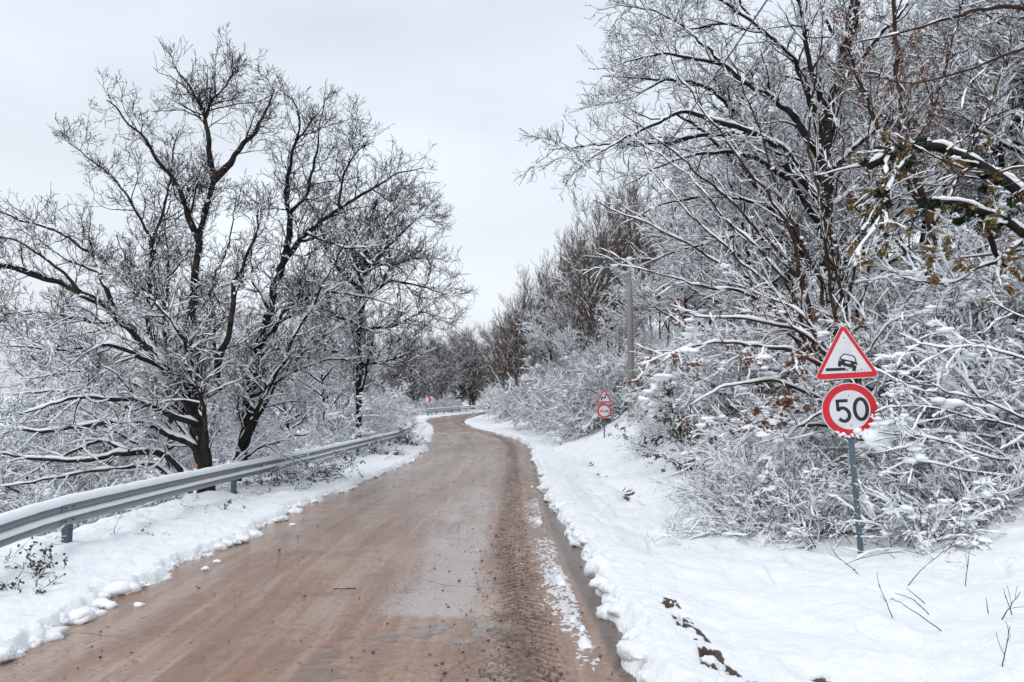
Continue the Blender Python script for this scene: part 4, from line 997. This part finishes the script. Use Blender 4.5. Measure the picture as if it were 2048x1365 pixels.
# ------------------------------------------------------------------ prototypes for the thickets
def bush_limbs(rng, n_, h, spread, droop=.25, lean=(0, 0)):
    out_ = []
    for i in range(n_):
        a_ = rng.uniform(0, 2 * math.pi); el = rng.uniform(.25, 1.3); Ls = h * rng.uniform(.7, 1.35)
        d = np.array([math.cos(a_) * math.cos(el) * spread + lean[0], math.sin(a_) * math.cos(el) * spread + lean[1], math.sin(el)]); d /= np.linalg.norm(d)
        b0 = np.array([rng.normal(0, .16) * spread, rng.normal(0, .16) * spread, -.15]); dr_ = droop * rng.uniform(.5, 1.7)
        out_.append(([b0 + d * Ls * t_ + np.array([0, 0, -dr_ * Ls * t_ ** 2.2]) + rng.normal(0, .045, 3) * Ls * t_ for t_ in (0, .25, .5, .75, 1)], (.008 + .005 * h) * rng.uniform(.6, 1.4), .0045))
    return out_
def tree_limbs(rng, h, n_, r, lean=.1, low_=.25, ang=.9, rise=.35, arm=.42):
    lx, ly = rng.normal(0, lean, 2)
    tr_ = [np.array([lx * t_ * h + rng.normal(0, .02) * h * (t_ > 0), ly * t_ * h + rng.normal(0, .02) * h * (t_ > 0), -.4 + (h + .4) * t_]) for t_ in (0, .2, .4, .6, .8, 1)]
    out_ = [(tr_, r, .012)]
    for i in range(n_):
        t0 = rng.uniform(low_, .92); k_ = t0 * 5; i0 = int(k_); p = tr_[i0] * (1 - k_ + i0) + tr_[min(i0 + 1, 5)] * (k_ - i0)
        a_ = i * 2.4 + rng.uniform(-.4, .4); Ls = h * arm * (1.15 - .75 * t0) * rng.uniform(.75, 1.2)
        d = np.array([math.cos(a_) * ang, math.sin(a_) * ang, rise + .4 * t0]); d /= np.linalg.norm(d)
        out_.append(([p + d * Ls * q + np.array([0, 0, .12 * Ls * q * q]) + rng.normal(0, .045, 3) * Ls * q for q in (0, .3, .6, 1)], r * (.62 - .35 * t0), .010))
    return out_
LV_BUSH = [dict(d=6.0, t=(.1, 1), a=42, len=la(.66), K=7, w=.15, up=-.03, rad=.6, S=4, SS=6, rmin=.0046, th=1.0),
           dict(d=6.6, t=(.1, 1), a=42, len=la(.30), K=4, w=.18, up=-.01, rad=.7, S=4, SS=5, rmin=.0036, snow=.62, th=.68),
           dict(d=6.5, t=(.15, 1), a=40, len=la(.15), K=3, w=.2, up=0, rad=.8, S=3, SS=3, snow=.22, th=.5, rmin=.0028)]
LV_BUSHF = [dict(d=5.0, t=(.1, 1), a=42, len=la(1.05), K=7, w=.15, up=-.02, rad=.6, S=4, SS=6, rmin=.009, th=1.0),
           dict(d=5.6, t=(.1, 1), a=42, len=la(.46), K=4, w=.18, up=0, rad=.7, S=3, SS=5, rmin=.0066, snow=.62, th=.72),
           dict(d=5.5, t=(.15, 1), a=40, len=la(.22), K=3, w=.2, up=0, rad=.8, S=3, SS=3, snow=.25, th=.5, rmin=.0050)]
LV_UP = [dict(d=3.6, t=(.15, 1), a=34, len=la(1.5), K=6, w=.12, up=.35, rad=.5, S=3, SS=4, rmin=.010),
         dict(d=4.5, t=(.15, 1), a=30, len=la(.7), K=4, w=.14, up=.25, rad=.6, S=3, SS=3, snow=.5, rmin=.008),
         dict(d=4.0, t=(.2, 1), a=30, len=la(.35), K=3, w=.14, up=.2, rad=.7, S=3, snow=0, rmin=.006)]
LV_TREE = [dict(d=4.0, t=(.12, 1), a=44, len=la(1.2), K=7, w=.20, up=.15, rad=.5, S=4, SS=4, rmin=.010),
           dict(d=5.0, t=(.12, 1), a=44, len=la(.55), K=5, w=.22, up=.12, rad=.6, S=3, SS=4, rmin=.0075),
           dict(d=6.0, t=(.15, 1), a=44, len=la(.25), K=3, w=.22, up=.1, rad=.7, S=3, SS=3, snow=.45, rmin=.006)]
class Kind:
    """one kind of plant in a zone: the first instance is the prototype itself, the rest are copies"""
    def __init__(s, fn): s.fn = fn; s.src = None
    def put(s, loc, rz, sc, label, group, tilt=(0, 0)):
        if s.src is None:
            s.src = s.fn()
            o = s.src; o.location = loc; o.rotation_euler = (tilt[0], tilt[1], rz); o.scale = (sc,) * 3; o['label'] = label; o['group'] = group
            return o
        return copy_thing(s.src, loc, rz, sc, label, group, tilt)
def kbush(seed, h, spread, n_, lv, snow, thick, lump, bm_=None, droop=.25, lf=None):
    return Kind(lambda: guided_tree('shrub', '', None, bush_limbs(np.random.default_rng(seed), n_, h, spread, droop), seed, lv, bm_ or M_TWIG, bm_ or M_TWIG, org=(0, 0, 0), snow_amt=snow, thick=thick, lump=lump, trunk_n=0, cat='shrub', s0=5, leafspec=lf))
def ktree(seed, h, n_, r, lv, snow, thick, lump, bm_, **kw):
    return Kind(lambda: guided_tree('bare_tree', '', None, tree_limbs(np.random.default_rng(seed), h, n_, r, **kw), seed, lv, bm_, bm_, org=(0, 0, 0), snow_amt=snow, thick=thick, lump=lump, trunk_n=1, cat='tree', s0=6, step=.2))
BS = [kbush(311 + i, (1.0, 1.2)[i], 1.1, (9, 8)[i], LV_BUSH, .78, .020, (40, .03, .10), bm_=M_BROWN, droop=(.3, .5)[i]) for i in range(2)]
BN = [kbush(301 + i, (1.3, 1.7, 2.1)[i], 1.0, (16, 17, 18)[i], LV_BUSH, .95, (.026, .028, .029)[i], (150, .025, .09, 34, .15), droop=(.3, .35, .2)[i]) for i in range(3)]
LV_BUSHM = [dict(d=5.6, t=(.1, 1), a=42, len=la(.90), K=7, w=.15, up=-.02, rad=.6, S=4, SS=6, rmin=.0054, th=1.0),
            dict(d=6.8, t=(.1, 1), a=42, len=la(.40), K=5, w=.18, up=0, rad=.7, S=4, SS=5, rmin=.0042, snow=.62, th=.68),
            dict(d=6.5, t=(.15, 1), a=40, len=la(.19), K=3, w=.2, up=0, rad=.8, S=3, SS=3, snow=.22, th=.5, rmin=.0033)]
BM = [kbush(335 + i, (2.5, 3.1)[i], .95, (17, 18)[i], LV_BUSHM, .95, .031, (170, .03, .11, 46, .20), droop=(.32, .22)[i]) for i in range(2)]
BF = [kbush(321 + i, (2.6, 3.4, 4.2)[i], .9, (16, 18, 18)[i], LV_BUSHF, .97, .044, (150, .05, .15, 46, .27), droop=(.25, .2, .15)[i]) for i in range(3)]
TS = [ktree(341 + i, (8.5, 9.5, 10.5)[i], 20, .13, LV_TREE, (.92, .88, .95)[i], .036, (110, .06, .15), (M_DARK, M_BROWN, M_DARK)[i], arm=.36) for i in range(3)]
TU = [ktree(351 + i, (8.5, 9.5, 10.5)[i], 17, .075, LV_UP, .48, .032, (70, .06, .14), M_RED, ang=.55, rise=.85, low_=.10, arm=.44) for i in range(3)]
TF = [ktree(361 + i, (8.5, 9.5)[i], 16, .20, LV_FINE[:3], .42, .036, (30, .06, .12), M_BROWN, arm=.48, ang=1.0, rise=.45, low_=.22) for i in range(2)]
zr_ = np.random.default_rng(99)
def scatter(kinds, pts, label, group, sc=(.85, 1.15), sink=.05, tilt=.06, lean=0):
    for i, (x, y) in enumerate(pts):
        k_ = kinds[int(zr_.integers(0, len(kinds)))]
        k_.put((x, y, gz(x, y) - sink), float(zr_.uniform(0, 6.28)), float(zr_.uniform(*sc)), label, group, (float(zr_.normal(0, tilt)), float(zr_.normal(lean, tilt))))
def band(n_, y0, y1, f0, f1, pw=1.0, mind=.0, ok=None):
    out_ = []; tries = 0
    while len(out_) < n_ and tries < 4000:
        tries += 1
        y = y0 + (y1 - y0) * zr_.uniform() ** pw; a_, b_ = f0(y), f1(y); x = a_ + (b_ - a_) * zr_.uniform()
        if (ok is None or ok(x, y)) and all((x - p) ** 2 + (y - q) ** 2 > mind ** 2 for p, q in out_): out_.append((float(x), float(y)))
    return out_
def clear_sign(x, y):                              # keeps the small distant sign and the concrete pole in the open
    q = CX + F * x / y
    return not (y < 37.5 and abs(q - 1209) < 3.2 * F / y + 8 and x < 7.4) and not (y < 34.5 and 1150 < q < 1330 and y > 26)
rl = lambda d: (lambda y: float(RAILX(min(y, 58))) - d + (0 if y < 58 else float(XL(y)) + 6.2))
xb = lambda d: (lambda y: float(XB(y)) + d)
# right bank
scatter(BN, band(20, 9.6, 17, xb(.25), xb(3.2), 1.0, .75), 'snow-laden bare shrub low on the bank around and behind the near 50 sign', 'shrubs on the bank behind the near sign', (.7, 1.05), lean=-.10)
scatter(BN, [(x, y) for x, y in band(9, 20, 33, xb(.1), xb(2.6), 1.0, .8, lambda x, y: 1285 < CX + F * x / y < 1430)], 'small snowy shrub on the open bank between the small distant sign and the near thicket', 'small shrubs on the open bank', (.40, .60))
scatter(BM, band(17, 11, 19, xb(2.8), xb(8), 1.0, 1.1, lambda x, y: CX + F * x / y > 1440), 'tall snow-caked shrub higher on the bank above the near 50 sign', 'tall shrubs above the near sign', (.7, 1.0), lean=-.08)
scatter(BM + BF, band(44, 17, 46, xb(.3), xb(4.5), 1.1, .9, clear_sign), 'snow-caked shrub in the bank thicket between the near sign and the concrete pole', 'shrubs along the middle of the bank', (.6, 1.0), lean=-.08)
scatter(TS, band(26, 21, 48, xb(4.0), xb(13), 1.0, 1.8, lambda x, y: not (y < 35 and 1130 < CX + F * x / y < 1350)), 'snowy bare tree on the bank thicket behind the small distant sign', 'trees on the middle of the bank', (.65, .95), lean=-.05)
scatter(TS, band(38, 16, 48, lambda y: xb(8)(y) + 1, lambda y: .66 * y + 6, 1.0, 1.9), 'snowy bare tree in the wood filling the slope at the upper right', 'trees of the wood on the upper right slope', (.8, 1.15))
scatter(TU + TU + TU + TS[:2], band(44, 47, 92, xb(2.0), xb(11), 1.0, 1.5), 'slender reddish upright sapling in the stand on the inside of the far bend', 'upright saplings at the far bend', (.85, 1.1))
scatter(BF, band(36, 44, 92, xb(.4), xb(3.5), 1.0, 1.3), 'snow-caked shrub at the foot of the reddish saplings by the far bend', 'shrubs under the saplings', (.55, .9))
scatter(TU + TS[:1], band(13, 60, 82, xb(-.4), xb(2.2), 1.0, 1.2), 'reddish sapling leaning out over the inside edge of the far bend', 'saplings at the inner road edge', (.6, .85))
# far bend
scatter(TF, band(15, 108, 128, lambda y: float(XL(y)) - 11, lambda y: float(XL(y)) - 1.8, 1.0, 2.4), 'dark bare tree standing beyond the distant guardrail at the end of the road', 'trees beyond the distant guardrail', (.75, 1.1))
scatter(TF, band(10, 84, 112, lambda y: float(XL(y)) - 16, lambda y: float(XL(y)) - 4, 1.0, 3), 'dark bare tree near the chevron board on the outside of the far bend', 'trees near the chevron board', (.7, .95))
scatter(BS, band(20, 8.6, 15.5, xb(-.9), xb(.7), 1.0, .45, lambda x, y: (x - 3.88) ** 2 + (y - 8.9) ** 2 > .35), 'sparse thin-twigged shrub on the verge snow at the foot of the bank', 'sparse shrubs at the foot of the bank', (.55, 1.0), lean=-.12)
scatter(TS, band(10, 24, 70, lambda y: -.74 * y - 4, lambda y: rl(5)(y), 1.0, 2.2), 'bare tree low on the falling slope at the far left beyond the brush', 'trees low on the left slope', (.6, .9))
scatter(BM, [(-6.9, 28.5), (-7.0, 30.2), (-6.9, 31.8)] + band(18, 24, 46, rl(2.2), rl(1.15), 1.0, .8), 'snowy bush pressed close against the back of the long guardrail', 'bushes pressed against the guardrail', (.42, .66))
scatter(TS, band(16, 37, 64, xb(.9), xb(4.5), 1.0, 1.6), 'small snowy tree rising among the shrubs along the bank towards the far bend', 'small trees among the bank shrubs', (.34, .52), lean=-.08)
scatter(BF, band(18, 82, 106, lambda y: float(XL(y)) - 13, lambda y: float(XL(y)) - 2.6, 1.0, 1.6), 'snow-caked bush under the bare trees on the outside of the far bend', 'bushes outside the far bend', (.45, .75))
# left of the guardrail
scatter(BN, band(26, 8.0, 20, lambda y: -.75 * y - 3, rl(2.2), 1.0, .8), 'low snow-covered brush just behind the near end of the long guardrail', 'low brush behind the guardrail', (.8, 1.2))
scatter(BM, band(30, 13, 34, lambda y: -.72 * y - 3, rl(2.6), 1.0, 1.2), 'snow-covered brush under and between the large left oaks', 'brush among the left oaks', (.6, .95))
scatter(BF, band(30, 30, 78, lambda y: float(XL(y)) - 9, rl(1.7), 1.0, 1.0), 'snow-covered bush crowding the far half of the long guardrail', 'bushes along the far half of the guardrail', (.5, .85))
scatter(TS, band(24, 24, 62, lambda y: -.55 * y - 2, lambda y: rl(2.6)(y), 1.0, 2.2), 'bare tree with snowy branches in the left wood behind the large oaks', 'trees of the left wood', (.75, 1.05))

# ------------------------------------------------------------------ snow-bowed limbs, brambles, sticks
guided_tree('fallen_tree', 'collapsed tree of long snow-loaded limbs lying left behind the near guardrail', 16.9, [
    ([(408, 960), (390, 890), (300, 850), (200, 842), (90, 868), (-40, 845)], .10, .02),
    ([(404, 985), (330, 905), (262, 903), (180, 925), (60, 915), (-60, 905)], .09, .02),
    ([(396, 1000), (320, 930), (200, 940, -.5), (90, 960, -1), (-40, 980, -1.5)], .06, .012),
    ([(262, 903), (200, 880, .4), (130, 910, .6), (30, 960, .4)], .05, .012),
    ([(300, 850), (230, 800, .6), (140, 780, 1), (30, 790, 1.2)], .05, .012),
    ([(380, 880), (330, 800, .8), (250, 760, 1.2), (150, 740, 1.6), (40, 760, 2)], .05, .012),
    ([(420, 960, .2), (520, 895, 2.0), (600, 868, 4), (660, 866, 5)], .05, .012),
  ], 401, LV_BE, M_OAK, M_BROWN, snow_amt=.82, thick=.020, lump=(200, .03, .09), trunk_n=2, cat='fallen tree')
LV_BR = [dict(d=7.0, t=(.15, 1), a=50, len=la(.34), K=5, w=.2, up=-.05, rad=.6, S=4, SS=4, rmin=.003),
         dict(d=9, t=(.15, 1), a=48, len=la(.13), K=3, w=.2, up=-.05, rad=.7, S=3, SS=3, rmin=.0022)]
def bramble(px, py, D, n_, h, seed, label, leaves=260, sc=.035, snow=.8, lump=30, lean=(0, 0)):
    r_ = np.random.default_rng(seed); p = at(px, py, D)
    t = guided_tree('bramble', label, None, bush_limbs(r_, n_, h, 1.1, .55, lean), seed, LV_BR, M_BROWN, M_BROWN, org=(0, 0, 0), snow_amt=snow, thick=.012, lump=(lump, .02, .06), trunk_n=0, cat='bramble', group='brambles along the guardrail', s0=4, leafspec=[(leaves, sc, M_BRAMBLE, 0, None)])
    t.location = (p[0], p[1], gz(p[0], p[1])); return t
bramble(612, 960, 20.6, 26, 1.55, 411, 'large dark-leaved bramble draped in snow over the middle of the guardrail', 2200, .055, lump=90, lean=(.25, -.25))
bramble(566, 975, 18.6, 14, .9, 412, 'bramble tangle hanging just left of the large one on the guardrail', 800, .05, lump=40, lean=(.3, -.3))
bramble(752, 925, 32.0, 20, 1.3, 413, 'brown-leaved bramble below the guardrail near the orange-topped short post', 1300, .065, lump=40, lean=(.3, -.2))
bramble(810, 900, 38.5, 22, 1.5, 414, 'bramble swallowing the far visible end of the long guardrail', 1500, .07, lump=50, lean=(.2, -.2))
bramble(395, 1030, 14.2, 5, .55, 415, 'sparse small bramble in the snow below the guardrail, left of the second post', 200, .045, lump=5, lean=(.2, -.2))
bramble(490, 985, 16.6, 7, .5, 416, 'leafy bramble around the second guardrail post', 220, .04, lump=8, lean=(.2, -.2))
bramble(40, 1118, 8.6, 9, .48, 417, 'dark green bramble by the nearest guardrail post, half under snow', 520, .04, lump=14)
bramble(8, 1165, 7.7, 8, .34, 418, 'dark grassy bramble tuft under a snow hump at the lower left edge', 600, .04, lump=12)
bramble(255, 1075, 11.2, 4, .42, 419, 'few leafy bramble shoots in the snow right of the nearest guardrail post', 60, .035, lump=3, lean=(.3, 0))
def ground_hit(px, py):
    for Y in np.geomspace(3, 60, 400):
        p = at(px, py, Y)
        if p[2] <= gz(p[0], p[1]) + .02: return p
    return at(px, py, 10)
STK = [((1757, 1168), (1785, 1228), 'short straight stick poking from the snow, leftmost of the foreground sticks'),
       ((1782, 1196), (1884, 1254), 'long thin stick slanting across the foreground snow'),
       ((1790, 1187), (1858, 1222), 'crooked twig just above the long slanting stick'),
       ((1812, 1176), (1850, 1200), 'forked little twig beside the long slanting stick'),
       ((2020, 1254), (2003, 1333), 'upright knobbly stick alone near the lower right corner'),
       ((2004, 1230), (2042, 1183), 'thin stick crossing another at the right edge'),
       ((2010, 1190), (2024, 1222), 'thin stick crossed by a longer one at the right edge'),
       ((1972, 1196), (1976, 1220), 'tiny stem left of the crossed sticks'),
       ((1895, 900), (1958, 1052), 'long bare dark cane leaning right of the sign post'),
       ((1670, 1110), (1720, 1145), 'fine twig with a red leaf in front of the sign post'),
       ((1660, 1037), (1704, 1085), 'dark straight twig left of the sign post foot'),
       ((1690, 1124), (1880, 1118), 'low horizontal twig lying right of the sign post foot'),
       ((1815, 1165), (1940, 1082), 'curved twig rising from the snow below the bank'),
       ((1930, 1165), (1940, 1095), 'wispy upright twig on the snow mound right of the sign')]
sr = np.random.default_rng(88)
for i, (a_, b_, lab) in enumerate(STK):
    g1 = ground_hit(*(a_ if a_[1] > b_[1] else b_)); o_ = (b_ if a_[1] > b_[1] else a_); g2 = at(o_[0], o_[1], g1[1] + sr.uniform(-.1, .15))
    g1[2] -= .03
    t_ = np.linspace(0, 1, 12)[:, None]; P = g1 * (1 - t_) + g2 * t_; Lg = np.linalg.norm(g2 - g1)
    bow = np.array([0, 0, .10 * Lg]) * np.sin(t_ * math.pi) * (1 if i in (11, 12, 2) else .15); P = P + bow + sr.normal(0, .006, (12, 3)) * np.minimum(1, Lg)
    mb = MB(); tubes(mb, P[None], np.linspace(.0040 if i != 8 else .008, .0020, 12)[None], 6, cap=True)
    sub = grow([(P[None], np.full((1, 12), .0035))], sr, 7, (.35, 1), 38, la(.10 + .10 * Lg), 4, .15, .1, .6, .0018)
    if sub and i not in (8,): tubes(mb, *sub[0], 4)
    o = mb.build('stick', M_BROWN); tag(o, lab, 'stick', 'sticks poking out of the right verge snow')
    if i == 9:
        lfm = MB(); leaves_on(lfm, P[3:4], .05, sr); lfm.build('leaf', M_BEECH, o)
q1 = ground_hit(667, 1192); q2 = ground_hit(711, 1191)
q1[2] = float(ZR(q1[1])) + .016; q2[2] = q1[2]
t_ = np.linspace(0, 1, 8)[:, None]; P = q1 * (1 - t_) + q2 * t_; P[:, :2] += sr.normal(0, .004, (8, 2)); mb = MB(); tubes(mb, P[None], np.full((1, 8), .006), 6, cap=True)
tag(mb.build('stick', M_BROWN), 'small straight stick lying across the middle of the muddy road', 'stick')

LV_SIDE = [dict(d=5.0, t=(.12, 1), a=34, len=la(.62), K=7, w=.15, up=-.04, rad=.55, S=4, SS=6, rmin=.0042, th=1.1),
           dict(d=6.0, t=(.15, 1), a=40, len=la(.28), K=5, w=.18, up=0, rad=.6, S=4, SS=5, rmin=.0032, snow=.7, th=.8),
           dict(d=5, t=(.2, 1), a=40, len=la(.12), K=3, w=.2, up=0, rad=.7, S=3, SS=3, snow=.3, th=.7, rmin=.0024)]
guided_tree('shrub', 'dense snowy shrub pushing in from the right whose twig tips cross the 50 disc', 8.75, [
    ([(2300, 960, .6), (2150, 900, .3), (2000, 850, .1), (1880, 815), (1800, 812, -.12), (1745, 826, -.2)], .024, .005),
    ([(2300, 960, .6), (2120, 860, .4), (1960, 800, .2), (1870, 775, .1), (1800, 762, 0)], .022, .005),
    ([(2300, 960, .6), (2140, 940, .3), (2000, 920, .1), (1890, 885), (1810, 868, -.1), (1760, 862, -.2)], .022, .005),
    ([(2300, 960, .7), (2160, 800, .5), (2040, 720, .4), (1930, 690, .3), (1840, 690, .3)], .024, .006),
    ([(2300, 960, .7), (2180, 760, .6), (2080, 650, .5), (1980, 600, .4)], .024, .006),
    ([(2300, 960, .5), (2120, 960, .2), (1980, 950), (1880, 930), (1790, 900)], .02, .005),
    ([(2300, 960, 1), (2100, 900, .9), (1950, 870, .8), (1830, 870, .7), (1740, 890, .6)], .022, .005),
  ], 501, LV_SIDE, M_BROWN, M_BROWN, snow_amt=.80, thick=.017, lump=(50, .02, .09, 40, .14), trunk_n=0, cat='shrub')
def evergreen(px, py, D, h, n_, seed, label, leaves, sc):
    p = at(px, py, D)
    t = guided_tree('evergreen_shrub', label, None, bush_limbs(np.random.default_rng(seed), n_, h, .75, .12, (0, 0)), seed, LV_BR, M_DARK, M_DARK, org=(0, 0, 0), snow_amt=.7, thick=.016, lump=(70, .04, .14), trunk_n=0, cat='evergreen shrub', s0=4, leafspec=[(leaves, sc, M_IVY, 0, None)])
    t.location = (p[0], p[1], gz(p[0], p[1]) - .1); return t
evergreen(1398, 880, 19.0, 1.7, 26, 511, 'dark green leafy shrub under snow on the bank left of the near sign', 5200, .055)
evergreen(1900, 700, 13.0, 1.5, 24, 512, 'blue-dark evergreen shrub in the thicket above and right of the near sign', 6000, .055)
evergreen(1430, 620, 21.0, 1.9, 24, 513, 'ivy-dark evergreen clump in the bank thicket below the hazel stems', 6000, .07)
evergreen(1075, 830, 56.0, 2.6, 24, 514, 'dark evergreen bush at the foot of the bank near the far bend', 4000, .14)

zr_ = np.random.default_rng(123)
scatter(BN, band(9, 8.7, 12.5, lambda y: .46 * y + .25, lambda y: .46 * y + 1.5, 1.0, .55), 'snowy shrub low on the bank just right of the near sign post', 'shrubs right of the near sign post', (.42, .70), lean=-.12)
scatter(BS + BN, band(16, 9.2, 14.5, lambda y: max(.24 * y, xb(-1.3)(y)), lambda y: min(.40 * y, xb(.3)(y)), 1.0, .45, lambda x, y: (x - 3.88) ** 2 + (y - 8.9) ** 2 > .3), 'low snowy twig clump on the verge edge just left of the near sign post', 'twig clumps left of the near sign post', (.40, .68), lean=-.12)
# ------------------------------------------------------------------ keep the small distant sign clear of twigs
for _ in range(8):
    bpy.context.view_layer.update(); dg_ = bpy.context.evaluated_depsgraph_get(); hit = {}
    eye = Vector((0, 0, CAMZ))
    for px, py, far_ in [(px, py, 32.8) for px in range(1194, 1225, 3) for py in range(780, 876, 4)] + [(px, py, 83.5) for px in range(854, 866) for py in range(794, 808, 2)]:
            d = (Vector(at(px, py, 32.9)) - eye).normalized()
            ok, loc, _n, _i, ob, _m = SC.ray_cast(dg_, eye, d, distance=100)
            if ok and loc.y < far_ and ob.parent is not None and ob.parent.get('category') in ('shrub', 'tree'):
                hit[ob.parent.name] = hit.get(ob.parent.name, 0) + 1
    bad = [k_ for k_, v_ in hit.items() if v_ > 2 and bpy.data.objects[k_].get('group')]
    if not bad: break
    for k_ in bad:
        o = bpy.data.objects[k_]
        for ch in list(o.children): bpy.data.objects.remove(ch)
        bpy.data.objects.remove(o)
